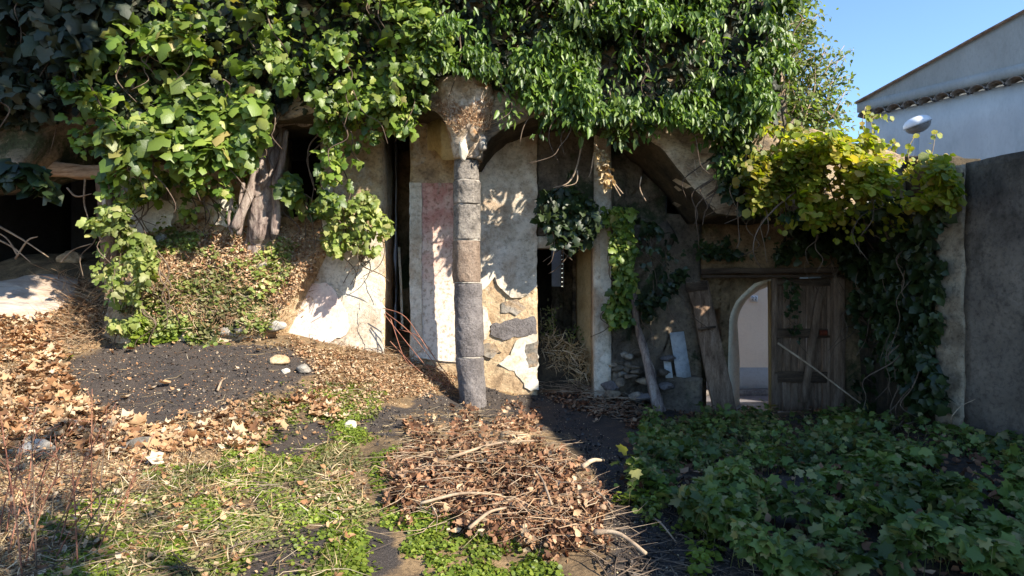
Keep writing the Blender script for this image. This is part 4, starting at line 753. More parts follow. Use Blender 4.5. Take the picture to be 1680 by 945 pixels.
pos = np.concatenate(pos); m_ = len(pos); tubes('stem', L, M['twig'], sb, 'stuff', 3, 3); bulk('foliage', OVA, pos, rng.normal(0, .7, (m_, 3))+[.2, -.6, .6], rng.normal(0, .7, (m_, 3))+[.1, 0, -.4], rng.uniform(.045, .085, m_), M['shrub'], sb, 'stuff', np.full(m_, 1.4))
# vine over the wall top
def vY(x, y): return np.interp(x, [1200, 1400, 1484, 1560], [7.25, 7.15, 7.1, 6.5])-.12*np.clip((y-230)/100, 0, 1)
ivy('yellow-green vine sprawling in the sun over the top of the gate wall', 'vine', [(1225, 260), (1260, 215), (1320, 195), (1400, 215), (1440, 240), (1500, 258), (1548, 268), (1550, 330), (1500, 325), (1430, 345), (1360, 340), (1310, 335), (1255, 345), (1225, 310)], vY, 9500, .068, M['vine'], name='vine', tpl=ROU, key='round_leaf', depth=.55, bumpa=.5, gap=.25, jit=20, seed=11, face=(.35, -.7, .9), droop=.3, stems=25, minpx=7, nparts=300, spread=.7)
hang('yellow-green vine shoots trailing down over the dark ivy below the sunny vine', 'vine', [[(1230, 260), (1240, 310), (1248, 355)], [(1270, 300), (1280, 350), (1290, 375)], [(1330, 310), (1325, 350), (1340, 385)], [(1390, 320), (1400, 360), (1395, 390)], [(1450, 310), (1455, 350), (1470, 380)], [(1510, 300), (1515, 340), (1505, 370)], [(1225, 250), (1222, 290), (1245, 340)], [(1300, 200), (1280, 230), (1255, 270)], [(1360, 300), (1370, 340), (1350, 372)]], 90, .075, M['vine'], ROU, 'round_leaf', 6.95, .08, name='vine', minpx=7)
tp = T('vine', 'thin yellow-green vine tips rising against the white house', 'vine', tuple(P(1500, 265, 6.8))); pos = []; L = []
for pth in ([(1425, 235), (1415, 205), (1420, 175)], [(1440, 240), (1432, 215), (1428, 190)], [(1490, 262), (1492, 240), (1500, 225)], [(1520, 268), (1530, 248), (1535, 215)], [(1470, 250), (1468, 240), (1470, 232)], [(1545, 275), (1552, 262), (1554, 258)], [(1425, 200), (1440, 190), (1465, 200)]):
    p3 = [np.array(P(a, c, 6.9)) for a, c in pth]; L.append((p3, [.006, .003])); c = catmull(p3, 8); u = rng.integers(0, len(c), 12); pos.append(c[u]+rng.normal(0, .03, (12, 3)))
pos = np.concatenate(pos); [tube('stem', q_[0], q_[1], M['twig'], tp, 5, n=4) for q_ in L]; m_ = len(pos); bulk('foliage', ROU, pos, rng.normal(0, .5, (m_, 3))+[0, -1, .4], rng.normal(0, 1, (m_, 3)), rng.uniform(.04, .085, m_), M['vine'], tp, 'stuff')
# dark ivy below the vine, on side wall
def sY(x, y):
    Yw = np.interp(x, [1380, 1420, 1484, 1550, 1575], [8.5, 8.3, 7.35, 6.5, 6.2]); return Yw
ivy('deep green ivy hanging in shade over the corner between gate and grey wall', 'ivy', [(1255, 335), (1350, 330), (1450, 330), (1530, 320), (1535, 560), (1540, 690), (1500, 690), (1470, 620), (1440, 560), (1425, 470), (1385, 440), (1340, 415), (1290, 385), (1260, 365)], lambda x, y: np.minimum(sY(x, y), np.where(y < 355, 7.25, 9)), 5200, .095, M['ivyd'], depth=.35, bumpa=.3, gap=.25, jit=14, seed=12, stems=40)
ivy('sparse ivy trailing on the gate wall beside the gate post', 'ivy', [(1386, 440), (1440, 450), (1460, 560), (1480, 680), (1400, 680), (1420, 600), (1395, 520)], 8.45, 420, .08, M['ivyd'], depth=.1, gap=-.05, jit=10, seed=13, stems=14)
ivy('thin ivy climbing over the wooden gate planks', 'ivy', [(1285, 450), (1315, 455), (1312, 560), (1290, 540)], 8.5, 90, .05, M['ivyd'], depth=.05, gap=.2, jit=5, seed=14, stems=3)
ivy('moss-like ivy fringe under the stone lintel above the gateway', 'ivy', [(1130, 395), (1380, 385), (1380, 440), (1290, 436), (1150, 425)], 8.5, 500, .06, M['ivyd'], depth=.06, gap=.0, jit=8, seed=15)
# right of column
ivy('dark ivy hanging over the stone lintel of the opening', 'ivy', [(885, 310), (935, 290), (975, 330), (980, 395), (955, 402), (900, 398), (882, 350)], 8.05, 620, .085, M['ivyd'], depth=.3, gap=.35, jit=8, seed=16, stems=6)
ivy('sunlit small-leaved ivy climbing the pale pillar and stone pier', 'ivy', [(988, 345), (1040, 345), (1048, 420), (1035, 480), (1030, 530), (1000, 545), (985, 500), (1005, 470), (1003, 400)], 8.05, 1400, .062, M['ivy'], depth=.16, gap=.35, jit=7, seed=17, minpx=7, nparts=150, stems=8)
ivy('dark leaves draped over the stone pier beside the leaning plank', 'ivy', [(1040, 360), (1120, 380), (1125, 460), (1060, 520), (1045, 470)], 8.12, 420, .07, M['ivyd'], depth=.15, gap=-.02, jit=8, seed=18, stems=8)
# left wall plants
ivy('round bright ivy bush hanging in full sun on the wall beside the dark doorway', 'ivy', [(530, 355), (560, 332), (595, 318), (630, 338), (642, 380), (635, 408), (600, 415), (575, 408), (545, 420), (527, 395)], 7.85, 1100, .062, M['ivyl'], depth=.35, bumpa=.2, gap=.5, jit=8, seed=19, face=(.3, -.9, .8), stems=8, minpx=8, nparts=220)
ivy('ivy tuft inside the lower part of the dark window hole', 'ivy', [(452, 290), (475, 275), (495, 310), (530, 330), (530, 350), (490, 345), (460, 335)], 7.95, 170, .1, M['ivy'], depth=.2, gap=.4, jit=6, seed=20, stems=4)
ivy('bright green ivy climbing the left end of the rubble bank', 'ivy', [(140, 355), (190, 335), (230, 380), (260, 400), (255, 450), (230, 470), (222, 550), (180, 545), (150, 460), (165, 430), (150, 400)], 7.5, 1300, .068, M['ivyl'], depth=.35, gap=.15, jit=9, seed=21, stems=18)
ivy('thin ivy leaves scattered over the sunlit masonry left of the trunk', 'ivy', [(195, 290), (300, 285), (420, 270), (425, 300), (380, 350), (330, 370), (290, 360), (270, 320), (200, 330)], 8.0, 330, .085, M['ivy'], depth=.15, gap=-.05, jit=8, seed=22, stems=16)
# bank cover
def bankstuff(name, poly, n, size, tpl, mat, label, seed, up_=.9, dz=.08, gap=.3, cat='ground cover', aspect=None):
    x, y = rand_poly(poly, n, 26, seed, lambda a, c: np.clip((fbm(a*.02, c*.03, 0, seed)+gap)*3, .03, 1)); Y = bankY(x, y)-rng.random(n)*dz-.01; pos = np.stack([(x-840)/F*Y, Y, CZ+(472.5-y)/F*Y], 1)
    o_ = bulk(name, tpl, pos, rng.normal(0, .6, (n, 3))+[.1, -.7, up_], rng.normal(0, .8, (n, 3))+[0, -.3, .1], size*rng.uniform(.5, 1.4, n), mat, None, 'stuff', aspect); tag(o_, label, cat)
bankstuff('weed_carpet', [(190, 500), (240, 460), (300, 440), (400, 450), (450, 480), (460, 530), (350, 545), (300, 555), (240, 535)], 5200, .055, ROU, M['weedd'], 'olive green small weeds covering the lower half of the rubble bank', 31)
bankstuff('weed_patch', [(190, 500), (235, 510), (300, 535), (350, 550), (300, 556), (230, 535)], 900, .07, ROU, M['weed'], 'bright yellow-green weeds along the foot of the rubble bank', 32, gap=.5)
bankstuff('dead_growth', [(200, 420), (280, 380), (420, 370), (530, 375), (545, 400), (500, 450), (460, 520), (420, 480), (380, 450), (280, 440)], 3500, .035, DRY, M['rusty'], 'rusty brown dead growth matting the upper rubble bank', 33, dz=.14)
bankstuff('dry_leaves_on_bank', [(240, 370), (520, 370), (540, 410), (470, 480), (300, 450)], 800, .06, DRY, M['litter'], 'scattered tan dead leaves caught on the upper rubble bank', 34, cat='dead leaves')
bankstuff('fine_litter', [(200, 400), (280, 372), (530, 375), (545, 400), (470, 530), (350, 545), (220, 520)], 3500, .024, DRY, M['litter'], 'fine peach and tan litter spread over the whole rubble bank', 36, dz=.12, gap=.2, cat='dead leaves')
bankstuff('green_sprouts', [(200, 400), (280, 372), (420, 372), (500, 420), (470, 530), (350, 545), (220, 520)], 3000, .05, ROU, M['ivyl'], 'pale green sprouts dotted through the rubble bank growth', 37, dz=.16, gap=.0)
bankstuff('dead_stems', [(200, 400), (280, 372), (530, 375), (545, 400), (470, 530), (350, 545), (220, 520)], 4200, .1, BLA, M['rusty'], 'rusty dead stems tangled over the rubble bank', 38, dz=.16, gap=.15, cat='dead stems', aspect=np.full(4200, .9))
bankstuff('straw_on_bank', [(230, 400), (540, 380), (470, 520), (300, 520)], 1800, .12, BLA, M['straw'], 'pale dry straw tangled through the rubble bank growth', 35, cat='straw', gap=.2)
for k, (a, c, s_, lab) in enumerate([(438, 436, .13, 'squarish pale stone embedded high in the rubble bank'), (372, 543, .13, 'low whitish stone at the foot of the rubble bank, left of its row'), (405, 540, .11, 'whitish stone in the middle of the row at the bank foot'), (447, 536, .12, 'upright whitish stone beside the pink plaster patch'),
                                     (205, 470, .1, 'dark grey stone among the green leaves at the left end of the bank')]):
    Yk = float(bankY(np.array([a]), np.array([c]))[0]); tag(rock('stone', P(a, c, Yk-.02), (s_*1.15, s_*.8, s_*.62), M['stone'], None, k+80, 3, .6), lab, 'stone')

# ------------------------------------------------------------------ ground litter
def gscatter(poly, n, seed=0, jit=14, gap=.4, gs=.02, wgt=None):
    def keep(a, c):
        k_ = np.clip((fbm(a*gs, c*gs*1.8, 0, seed, 3)+gap)*3, .0, 1)
        if wgt is not None: k_ = k_*wgt(a, c)
        return k_*np.clip(.25+(900-c)/520, .25, 1)
    x, y = rand_poly(poly, n, jit, seed, keep); p, ok = gat(x, y); return x[ok], y[ok], p[ok]
def onsand(x, y):
    r_ = np.zeros(len(x), bool)
    for q_ in SAND[:5]: r_ |= inpoly(x+fbm(x*.03, y*.04, 0, 91)*30, y+fbm(x*.03, y*.04, 0, 92)*20, q_)
    return r_
def gbulk(name, key, poly, n, size, tpl, mat, label, cat, seed, lift=.02, flat=1.2, tipup=.2, sandf=.06, aspect=None, gap=.4, gs=.02, hi=.05, jit=14, fold=None, wgt=None, sizevar=(.45, 1.5)):
    x, y, p = gscatter(poly, n, seed, jit, gap, gs, wgt); s_ = onsand(x, y); k = (~s_) | (rng.random(len(x)) < sandf); p = p[k]; m_ = len(p); p = p+np.stack([np.zeros(m_), np.zeros(m_), lift*rng.random(m_)*2], 1)
    o_ = bulk(name, tpl, p, rng.normal(0, .5, (m_, 3))+[0, 0, flat], rng.normal(0, 1, (m_, 3))+[0, 0, tipup], size*rng.uniform(*sizevar, m_), mat, None, 'stuff', None if aspect is None else np.full(m_, aspect)); return tag(o_, label, cat)
LITP = [(-60, 540), (60, 540), (140, 510), (260, 545), (420, 550), (470, 545), (620, 575), (740, 610), (750, 650), (640, 670), (560, 700), (600, 800), (560, 960), (-60, 960)]
LEFT = [(-60, 530), (60, 530), (130, 500), (180, 530), (120, 570), (130, 640), (250, 700), (420, 690), (520, 650), (560, 700), (420, 740), (250, 750), (100, 740), (-60, 760)]
STRIP = [(480, 560), (620, 575), (740, 605), (755, 650), (640, 660), (560, 690), (430, 720), (300, 700), (400, 650), (520, 635), (500, 590)]
gbulk('leaf_crumbs', 'dry', LITP, 15000, .018, DRY, M['rusty'], 'fine crumbled dead leaves over the sunny left ground', 'dead leaves', 141, gap=.4, lift=.005, sandf=.3)
gbulk('soil_clods', 'chip', [(90, 550), (520, 560), (520, 650), (300, 700), (120, 680)], 1500, .03, DRY, M['clod'], 'small dark clods on the black sand patch', 'soil clods', 146, gap=.5, sandf=1, lift=.0, flat=.3)
gbulk('soil_clods', 'chip', SAND[1], 2200, .03, DRY, M['clod'], 'small dark clods along the black sand path', 'soil clods', 147, gap=.5, sandf=1, lift=.0, flat=.3)
gbulk('leaf_crumbs', 'dry', LITP, 9000, .016, DRY, M['litter'], 'pale crumbled dead leaves over the sunny left ground', 'dead leaves', 142, gap=.3, lift=.005, sandf=.1)
gbulk('leaf_litter', 'dry', LITP, 4200, .04, DRY, M['litter'], 'carpet of small tan dry leaves over the sunny left ground', 'dead leaves', 41, gap=.25)
gbulk('leaf_litter', 'dry', LEFT, 1700, .07, DRYL, M['litter'], 'larger orange and tan dead leaves heaped below the stone slab', 'dead leaves', 42, lift=.04, gap=.45)
gbulk('leaf_litter', 'dry', LEFT, 2500, .05, DRY, M['litter'], 'curled oval dead leaves heaped below the stone slab', 'dead leaves', 144, lift=.03, gap=.4)
gbulk('leaf_litter', 'dry', STRIP, 9000, .035, DRY, M['rusty'], 'rusty fine litter below the walls left of the column', 'dead leaves', 43, gap=.6)
gbulk('leaf_litter', 'dry', [(860, 590), (980, 600), (1060, 640), (1190, 670), (1240, 690), (1150, 730), (1080, 720), (980, 690), (900, 650)], 3200, .055, DRY, M['litterb'], 'brown dead leaves along the foot of the stone pier and gateway', 'dead leaves', 44, gap=.35)
gbulk('dry_grass', 'blade', LITP, 11000, .075, BLA, M['straw'], 'dry straw and grass lying over the left ground', 'dry grass', 45, flat=.6, tipup=.25, gap=.25, sandf=.01)
gbulk('gravel', 'chip', [(90, 550), (520, 560), (520, 650), (300, 700), (120, 680)], 2600, .014, ROU, M['litterb'], 'fine chips strewn over the black sand patch', 'gravel', 46, gap=1, sandf=1, lift=.0)
gbulk('gravel', 'chip', SAND[1], 2600, .012, ROU, M['straw'], 'pale chips strewn over the black sand path beside the column', 'gravel', 47, gap=1, sandf=1, lift=.0)
GRN = [(430, 640), (600, 645), (640, 690), (590, 740), (560, 800), (620, 860), (560, 960), (100, 960), (60, 880), (180, 800), (330, 770), (400, 720)]
def greens(name, poly, n, size, mat, label, seed, gap, per=10, rad=.035, sandf=.05, h=.04, gs=.018):
    x, y, p = gscatter(poly, n, seed, 16, gap, gs); s_ = onsand(x, y); k = (~s_) | (rng.random(len(x)) < sandf); p = p[k]; c = np.repeat(p, per, 0); m_ = len(c); a = rng.random(m_)*2*math.pi; r_ = rad*np.sqrt(rng.random(m_))
    d = np.stack([np.cos(a), np.sin(a), np.zeros(m_)], 1); pos = c+d*r_[:, None]+np.array([0, 0, 1])*(h*rng.random(m_)*(1-r_/rad*.5))[:, None]
    o_ = bulk(name, ROU, pos, rng.normal(0, .35, (m_, 3))+d*.4+[0, 0, 1], d+rng.normal(0, .3, (m_, 3))+[0, 0, .3], size*rng.uniform(.5, 1.4, m_), mat, None, 'stuff'); return tag(o_, label, 'weeds')
greens('weed_carpet', GRN, 3600, .022, M['weedd'], 'olive green low weeds mingled with straw over the left foreground', 51, .3, 9, .05)
greens('weed_carpet', GRN, 4800, .022, M['weed'], 'fresh bright green seedlings in patches over the left foreground', 52, .12, 10, .04)
greens('weed_patch', [(470, 890), (540, 850), (600, 880), (620, 960), (480, 960)], 420, .026, M['weed'], 'lush bright green clover clump at the bottom edge', 53, .6, 12, .05)
greens('weed_patch', [(590, 740), (640, 725), (690, 800), (740, 870), (660, 880), (610, 830)], 320, .024, M['weed'], 'bright weeds along the left side of the heap of cuttings', 54, .3, 11, .04)
greens('weed_patch', [(680, 870), (800, 860), (900, 880), (920, 960), (690, 960)], 420, .024, M['weed'], 'bright weeds at the bottom edge below the heap of cuttings', 55, .2, 11, .04)
greens('weed_patch', [(430, 650), (560, 630), (640, 650), (600, 720), (500, 740), (420, 700)], 700, .03, M['weed'], 'pale green weeds on the slope left of the column', 56, .3, 9, .05)
# heap of cuttings
HP = [(640, 790), (700, 720), (780, 690), (860, 700), (930, 760), (985, 840), (985, 890), (930, 915), (840, 880), (740, 870), (660, 850)]
def heap(n, tpl, mat, size, label, cat, seed, hi, name, aspect=None, gap=.35, poly=HP):
    x, y = rand_poly(poly, n, 34, seed, lambda a, c: np.clip((fbm(a*.03, c*.03, 0, seed)+gap)*3, 0, 1)); p, ok = gat(x, y); p = p[ok]; m_ = len(p); p = p+np.array([0, 0, 1])*(hi*rng.random(m_)**1.5)[:, None]
    return tag(bulk(name, tpl, p, rng.normal(0, .8, (m_, 3))+[0, -.1, .8], rng.normal(0, 1, (m_, 3))+[.2, -.3, .1], size*rng.uniform(.45, 1.5, m_), mat, None, 'stuff', None if aspect is None else np.full(m_, aspect)), label, cat)
heap(3600, DRYL, M['litterb'], .05, 'curled reddish brown leaves heaped in the foreground', 'dead leaves', 61, .08, 'leaf_heap')
heap(6500, DRY, M['litterb'], .03, 'crumbled rusty leaf bits filling the foreground heap', 'dead leaves', 162, .09, 'leaf_heap')
heap(900, DRY, M['rusty'], .045, 'paler dry leaves mixed into the foreground heap', 'dead leaves', 62, .1, 'leaf_heap')
def gsticks(name, poly, n, ln, r0, mat, label, cat, seed, hi=.06, dirs=None, par=None, up_=(-.05, .07)):
    x, y = rand_poly(poly, n, 14, seed); p, ok = gat(x, y); ok &= (~onsand(x, y)) | (rng.random(len(x)) < (.12 if poly is LITP else 1)); p = p[ok]; m_ = len(p); a = rng.random(m_)*2*math.pi if dirs is None else rng.normal(dirs, .5, m_); L_ = ln*rng.uniform(.3, 1.4, m_)
    d = np.stack([np.cos(a), np.sin(a), rng.uniform(up_[0], up_[1], m_)], 1)*L_[:, None]; A = p+[0, 0, .01]+np.array([0, 0, 1])*(hi*rng.random(m_))[:, None]; Bm = A+d*.5+rng.normal(0, .12, (m_, 3))*L_[:, None]*[1, 1, .6]; C = A+d+rng.normal(0, .06, (m_, 3))*L_[:, None]
    for q_ in (Bm, C): q_[:, 2] = np.maximum(q_[:, 2], gz(q_[:, 0], q_[:, 1])+.004)
    s_ = nrm(np.cross(d, [0, 0, 1.])); u = np.array([0, 0, 1.]); r_ = r0*rng.uniform(.5, 1.5, m_)[:, None]; V_ = []
    for pt, f in ((A, 1), (Bm, .8), (C, .35)): V_ += [pt+s_*r_*f, pt-s_*r_*.5*f+u*r_*.87*f, pt-s_*r_*.5*f-u*r_*.87*f]
    V_ = np.stack(V_, 1).reshape(-1, 3); b_ = []
    for k in (0, 3):
        for j in range(3): jn = (j+1) % 3; b_ += [(k+j, k+jn, k+3+jn), (k+j, k+3+jn, k+3+j)]
    Fc = (np.array(b_)[None]+np.arange(m_)[:, None, None]*9).reshape(-1, 3); return tag(ob(name, npmesh(name, V_, Fc), mat, par, 'stuff'), label, cat)
gsticks('twigs', HP, 420, .3, .0028, M['twig'], 'thin dry twigs tangled through the foreground heap', 'twigs', 63, .11)
gsticks('twigs', HP, 260, .26, .0035, M['rusty'], 'reddish stems tangled through the foreground heap', 'twigs', 64, .12)
gsticks('twigs', [(650, 700), (760, 680), (880, 700), (900, 760), (760, 780), (660, 760)], 420, .16, .0022, M['straw'], 'pale wiry stems on top of the foreground heap', 'twigs', 65, .1)
gsticks('twigs', LITP, 1500, .2, .0025, M['straw'], 'fine dry stems scattered over the left ground', 'twigs', 66, .04)
gsticks('twigs', LITP, 700, .3, .003, M['twig_dark'], 'dark fine stems scattered over the left ground', 'twigs', 67, .05)
gsticks('twigs', [(980, 740), (1100, 790), (1250, 960), (1000, 960), (960, 860)], 160, .25, .004, M['twig_dark'], 'dry stems on the shaded black path', 'twigs', 68, .02)
gsticks('twigs', [(880, 560), (960, 590), (1040, 640), (1080, 690), (980, 680), (890, 640)], 500, .35, .004, M['twig'], 'dry brush lying before the opening right of the cream wall', 'twigs', 69, .12)
gsticks('twigs', [(100, 470), (190, 500), (200, 560), (130, 600), (90, 540)], 500, .35, .0035, M['rusty'], 'rusty dry stems beside the left end of the rubble bank', 'twigs', 70, .1, None, None, (.1, .9))
gsticks('twigs', [(560, 560), (740, 600), (740, 650), (600, 610)], 600, .22, .003, M['rusty'], 'rusty stems piled left of the column foot', 'twigs', 71, .06)
STK = [((735, 780), (882, 748), .013, 'twig', 'long pale stick lying across the top of the heap of cuttings'), ((690, 858), (822, 845), .011, 'twig', 'pale stick along the lower left edge of the heap'), ((770, 905), (830, 868), .012, 'twig', 'short forked stick at the bottom edge of the heap'),
       ((975, 908), (1060, 945), .016, 'twig', 'weathered stick at the lower right corner of the heap'), ((905, 860), (880, 800), .009, 'twig', 'thin upright stick in the middle of the heap'), ((955, 792), (990, 782), .018, 'twig', 'stubby grey stick right of the heap'),
       ((965, 815), (1005, 845), .010, 'twig', 'thin stick on the black path right of the heap'), ((60, 783), (240, 797), .007, 'straw', 'long pale dry stalk lying across the left foreground'), ((357, 648), (370, 626), .013, 'twig', 'short grey stub standing out of the black sand'),
       ((1060, 860), (1110, 905), .008, 'twig', 'thin twig on the shaded path below the ground ivy'), ((700, 790), (800, 815), .009, 'rusty', 'reddish stick buried in the left of the heap'), ((820, 870), (935, 872), .008, 'rusty', 'reddish stem along the lower right of the heap')]
for k, (a, c, r_, mt, lab) in enumerate(STK):
    A, B_ = G(*a, .03+.08*(k < 6)), G(*c, .03+.08*(k < 6)); mid = (A+B_)/2+[0, rng.normal(0, .03), .03]; tag(tube('stick', [A, mid, B_], [r_, r_*.8, r_*.6], M[mt], None, 7, .3, k), lab, 'stick')
# single large dead leaves (one by one)
x, y, p = gscatter(LEFT, 520, 72, gap=.5); s_ = ~onsand(x, y); p = p[s_][:210]; m_ = len(p)
singles('fallen_leaf', 'fallen_leaf', DRYL, p+[0, 0, .04], rng.normal(0, .4, (m_, 3))+[0, -.2, 1.1], rng.normal(0, 1, (m_, 3))+[0, 0, .1], rng.uniform(.09, .16, m_), M['litter'], None, 'large curled tan dead leaf lying in the litter on the left', 'dead leaf', 'large dead leaves lying on the left ground')
for k, (a, c, s_, mt, lab) in enumerate([(281, 634, .15, 'litter', 'single tan leaf lying alone in the middle of the black sand'), (216, 578, .14, 'litter', 'orange dead leaf at the top left of the black sand patch'), (240, 644, .1, 'litter', 'small tan leaf left of the lone leaf on the black sand'), (122, 590, .1, 'vine', 'yellow leaf at the left rim of the black sand'), (195, 660, .11, 'litter', 'brown leaf at the lower left rim of the black sand'), (428, 580, .1, 'litter', 'dead leaf at the upper right rim of the black sand'), (352, 772, .1, 'rusty', 'rust red leaf lying in the litter below the black sand')]):
    q_ = G(a, c, .03); me = tmesh('lone_leaf', DRY, M[mt]); o = bpy.data.objects.new('fallen_leaf', me); COL.objects.link(o); o.matrix_basis = Matrix.Translation(q_) @ Matrix.Rotation(random.uniform(0, 6), 4, 'Z') @ Matrix.Diagonal((s_, s_, s_, 1)); tag(o, lab, 'dead leaf')
for k, (a, c, s_, lab, mt) in enumerate([(456, 598, .1, 'tan stone at the right rim of the black sand patch', 'ochre'), (498, 612, .09, 'grey stone right of the tan stone near the black sand', 'stone'), (470, 612, .05, 'small pale pebble between the two stones by the black sand', 'white_old'), (1180, 735, .0, '', ''), (118, 428, .17, 'brown stone on the rim of the dark left opening', 'ochre'), (60, 745, .12, 'pale flat stone half shaded in the left litter', 'stone'), (1400, 668, .13, 'tan rock at the foot of the gate post', 'ochre'),
                                   (1035, 640, .14, 'grey boulder below the pier, left of the crooked trunk', 'lava1'), (1055, 662, .12, 'grey block at the root of the crooked trunk', 'lava1'), (1000, 640, .1, 'brown stone at the lower left of the pier', 'rubble'), (230, 735, .1, 'brown lump of tuff in the left litter', 'rubble'), (575, 700, .06, 'small pale chip on the slope left of the heap', 'white_old')]):
    if s_: tag(rock('stone', G(a, c, s_*.3), (s_*1.15, s_*.9, s_*.6), M[mt], None, k+120, 3, .55), lab, 'stone')
# foreground dry stalks at the left
for k in range(26):
    a, c = rng.uniform(-20, 200), rng.uniform(800, 960); A = G(a, min(c, 955)); h_ = rng.uniform(.35, .8); lean = rng.normal(.12, .16)
    pts = [A, A+np.array([lean*.4, .02, h_*.5]), A+np.array([lean, .05, h_])]; s_ = T('dry_stalk', 'brown dried weed stalk standing in the lower left foreground', 'dry stalk', tuple(A), 'dried stalks in the lower left foreground')
    tube('stalk', pts, [.004, .0035, .0015], M['twig_red' if k % 3 else 'twig_dark'], s_, 5); c_ = catmull(pts, 6); L = []
    for j in range(5, 12): e = c_[j]; L.append(([e, e+np.array([rng.normal(0, .07), rng.normal(0, .05), rng.uniform(.03, .1)])], [.002, .001]))
    tubes('side_twig', L, M['twig_red'], s_, None, 3, 2); m_ = 14; q_ = c_[rng.integers(4, len(c_), m_)]; bulk('seed_head', DRY, q_+rng.normal(0, .02, (m_, 3)), rng.normal(0, 1, (m_, 3)), rng.normal(0, 1, (m_, 3)), rng.uniform(.012, .028, m_), M['rusty'], s_, 'stuff')
# brambles arching in front of the doorway
DW = ['longest of the red stems, rising from the doorway sill to the column foot', 'thick red bramble arching just under the top one', 'short red stem dropping steeply inside the doorway', 'straight red stem across the middle of the doorway brambles', 'short red stem close to the column foot', 'red stem crossing the base of the pink wall', 'lowest red bramble lying on the litter by the doorway']
for k, pth in enumerate([[(628, 505), (665, 520), (700, 570), (742, 625)], [(632, 512), (672, 545), (715, 600), (745, 650)], [(640, 520), (660, 580), (672, 600)], [(630, 515), (690, 590), (735, 640)], [(700, 598), (725, 610), (745, 640)], [(655, 540), (690, 555), (725, 605)], [(640, 560), (690, 610), (735, 632)]]):
    o = tube('bramble_stem', [P(a, c, 7.85-.06*i_) for i_, (a, c) in enumerate(pth)], [.006, .005, .004], M['twig_red'], None, 5); tag(o, DW[k], 'bramble', 'bramble stems by the doorway')
# brambles before the left cave
CV = ['long pale bramble slanting down across the cave mouth', 'second pale bramble below the long one at the left edge', 'curved pale stem arching up at the cave mouth', 'pale stem leaning left out of the frame', 'pale stem reaching right towards the green ivy', 'thin pale stem hanging beside the beam post']
for k, pth in enumerate([[(0, 372), (40, 395), (80, 422)], [(-20, 385), (20, 405), (50, 430)], [(25, 425), (45, 395), (62, 388)], [(30, 420), (10, 390), (-20, 375)], [(100, 430), (120, 410), (150, 400)], [(140, 290), (138, 330), (145, 360)]]):
    o = tube('bramble_stem', [P(a, c, 7.9) for a, c in pth], [.014, .011, .006], M['twig'], None, 6, .3, k); tag(o, CV[k], 'bramble', 'bare stems at the cave mouth')
o = tube('dry_vine_loop', [P(110, 308, 7.8), P(125, 322, 7.8), P(150, 318, 7.8)], [.012, .012, .006], M['twig'], None, 6); tag(o, 'curled pale vine end dangling in the dark opening under the beam', 'vine stem')
# roots hanging in the arch
RT = ['long pale root curving left under the arch crown', 'short root forking off the left-curving one', 'longest pale root slanting right under the arch', 'little fork at the tip of the longest root', 'short root hanging left of the dead leaf bunch', 'white twig sticking out of the right arch haunch', 'second white twig on the right arch haunch', 'thin root dangling in the middle of the arch shade', 'bare twig below the sunny vine at the right of the arch', 'thick knotted root behind the dead leaf bunch']
for k, (pth, r_) in enumerate([([(955, 235), (946, 275), (932, 300), (908, 308)], .012), ([(948, 280), (945, 300), (925, 306)], .009), ([(975, 235), (990, 260), (1005, 295), (1022, 318)], .014), ([(1005, 300), (1012, 312), (1018, 322)], .01), ([(975, 250), (970, 280), (966, 290)], .012), ([(1122, 265), (1145, 285), (1155, 275)], .008), ([(1140, 262), (1142, 285), (1150, 290)], .008), ([(1052, 290), (1050, 310), (1060, 330)], .01), ([(1235, 280), (1215, 290), (1195, 303)], .008), ([(990, 250), (985, 275), (995, 290)], .02)]):
    o = tube('hanging_root', [P(a, c, 7.3) for a, c in pth], [r_, r_*.8, r_*.5], M['twig'], None, 6, .3, k); tag(o, RT[k], 'root', 'dead roots hanging in the arch')
mo = [np.array(P(a, c, 7.28)) for a, c in ((985, 250), (990, 275), (996, 300))]; m_ = 120; q_ = catmull(mo, 8)[rng.integers(0, 17, m_)]+rng.normal(0, .035, (m_, 3)); tag(bulk('dead_ivy_bunch', DRY, q_, rng.normal(0, 1, (m_, 3)), rng.normal(0, .5, (m_, 3))+[0, 0, -1], rng.uniform(.05, .11, m_), M['straw'], None, 'stuff'), 'bunch of yellow dead leaves hanging under the arch', 'dead leaves')
# weeds in the opening
for k in range(9):
    a = rng.uniform(882, 965); base = np.array([XP(a, 9.1), 9.0+rng.uniform(-.2, .3), 0]); base[2] = gz(base[0:1], base[1:2])[0]+.45; h_ = rng.uniform(.3, .95)*(1.2-(a-882)/110); tip = base+[rng.normal(.05, .08), -.05, h_]; w_ = T('tall_weed', 'tall thin weed growing in the opening behind the cream wall', 'weed', tuple(base), 'weeds growing in the opening')
    tube('stem', [base, (base+tip)/2+[.02, 0, 0], tip], [.006, .005, .003], M['twig'], w_, 4); m_ = 50; u = rng.random((m_, 1)); q_ = base+(tip-base)*u+rng.normal(0, .04, (m_, 3)); bulk('leaves', OVA, q_, rng.normal(0, .5, (m_, 3))+[0, -.6, .6], rng.normal(0, 1, (m_, 3))+[0, 0, .5], rng.uniform(.03, .07, m_), M['shrub' if k % 2 else 'weedd'], w_, 'stuff')
x, y = rand_poly([(885, 545), (960, 575), (1010, 640), (960, 640), (890, 600)], 1500, 6, 88); Yq = 8.75+rng.random(1500)*.35-(y-545)/100*.3; m_ = 1500
tag(bulk('dry_brush', BLA, np.stack([(x-840)/F*Yq, Yq, CZ+(472.5-y)/F*Yq], 1), rng.normal(0, 1, (m_, 3)), rng.normal(0, 1, (m_, 3))+[.6, -.3, -.3], rng.uniform(.08, .25, m_), M['straw'], None, 'stuff'), 'dry straw brush sloping out of the opening behind the cream wall', 'dry grass')
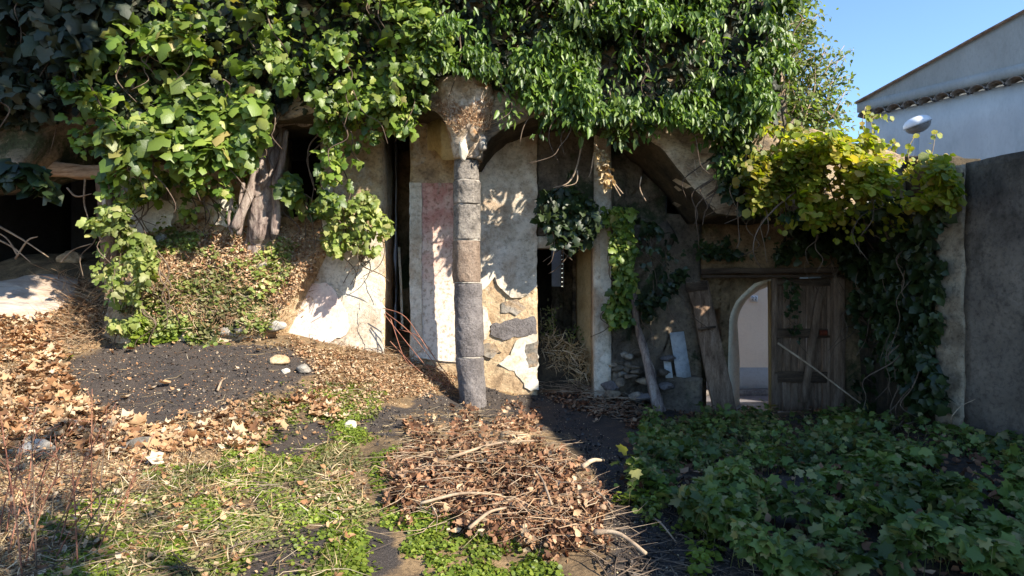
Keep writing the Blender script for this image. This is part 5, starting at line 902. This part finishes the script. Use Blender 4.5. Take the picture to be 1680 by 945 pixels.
# ------------------------------------------------------------------ ground ivy at the right
GI = [(1065, 700), (1120, 690), (1200, 695), (1270, 684), (1400, 684), (1560, 690), (1700, 700), (1720, 970), (1230, 970), (1150, 890), (1090, 830), (1010, 800), (1040, 745)]
gi = T('ground_ivy', 'spreading dark green lobed ground plants filling the shaded right foreground', 'ground ivy', (2.6, 5.5, 0))
x, y, p = gscatter(GI, 10500, 91, 16, .22, .016); X_, Y_, Z_ = p.T; mnd = .06+.26*np.clip(fbm(X_*1.8, Y_*1.8, 0, 95)+.5, 0, 1.2); hgt = mnd*(.35+.65*rng.random(len(X_))); p = p+np.stack([0*X_, 0*X_, hgt], 1); m_ = len(p)
N_ = rng.normal(0, .55, (m_, 3))+[0, -.15, 1]; T_ = rng.normal(0, 1, (m_, 3))+[0, -.5, -.25]; sz = .064*rng.uniform(.5, 1.45, m_)*(1-.35*(fbm(X_*1.3, Y_*1.3, 0, 97) > .12)); o_ = np.argsort(-sz/p[:, 1]); a, b_ = o_[:300], o_[300:]
LOB = tri([(0, .35, .05), (0, 0, 0), (.3, -.12, -.04), (.55, .1, -.08), (.38, .35, -.02), (.5, .62, -.08), (.2, .68, -.03), (0, 1.0, -.1), (-.2, .68, -.03), (-.5, .62, -.08), (-.38, .35, -.02), (-.55, .1, -.08), (-.3, -.12, -.04)], [(0, i_, i_+1) for i_ in range(1, 12)]+[(0, 12, 1)])
singles('leaf', 'lobed_leaf', LOB, p[a], N_[a], T_[a], sz[a], M['cover'], gi); bulk('foliage', LOB, p[b_], N_[b_], T_[b_], sz[b_], M['cover'], gi, 'stuff')
q_ = p[rng.integers(0, m_, 1400)]; L = [([c-[rng.normal(0, .03), rng.normal(0, .03), .14], c], [.003, .002]) for c in q_]; tubes('stems', L, M['weedd'], gi, 'stuff', 3, 1)
gbulk('weed_carpet', 'w', [(1060, 690), (1240, 690), (1300, 760), (1200, 800), (1100, 760), (1050, 720)], 3500, .035, ROU, M['weedd'], 'fine olive weeds in the shade before the gateway', 'weeds', 98, lift=.05, sandf=1)
gbulk('leaf_litter', 'w', GI, 1500, .06, DRY, M['litterb'], 'dead leaves caught among the shaded ground ivy', 'dead leaves', 99, lift=.04, sandf=1)
gbulk('weed_carpet', 'w', [(1000, 790), (1080, 790), (1160, 870), (1230, 960), (1130, 960), (1060, 870)], 700, .035, ROU, M['weed'], 'sparse small weeds at the edge of the shaded path', 'weeds', 100, lift=.04, sandf=1, gap=-.05)
gbulk('leaf_litter', 'w', [(1203, 672), (1268, 668), (1268, 684), (1205, 686)], 260, .05, DRY, M['litter'], 'orange dead leaves on the threshold of the arch', 'dead leaves', 101, lift=.02, sandf=1, gap=1)
o = tube('bent_stalk', [G(1572, 715), P(1560, 690, 6.0), P(1575, 668, 5.95), P(1600, 655, 5.9)], [.006, .005, .003], M['twig'], None, 5); tag(o, 'bent dry stalk leaning on the corner of the grey wall', 'dry stalk')
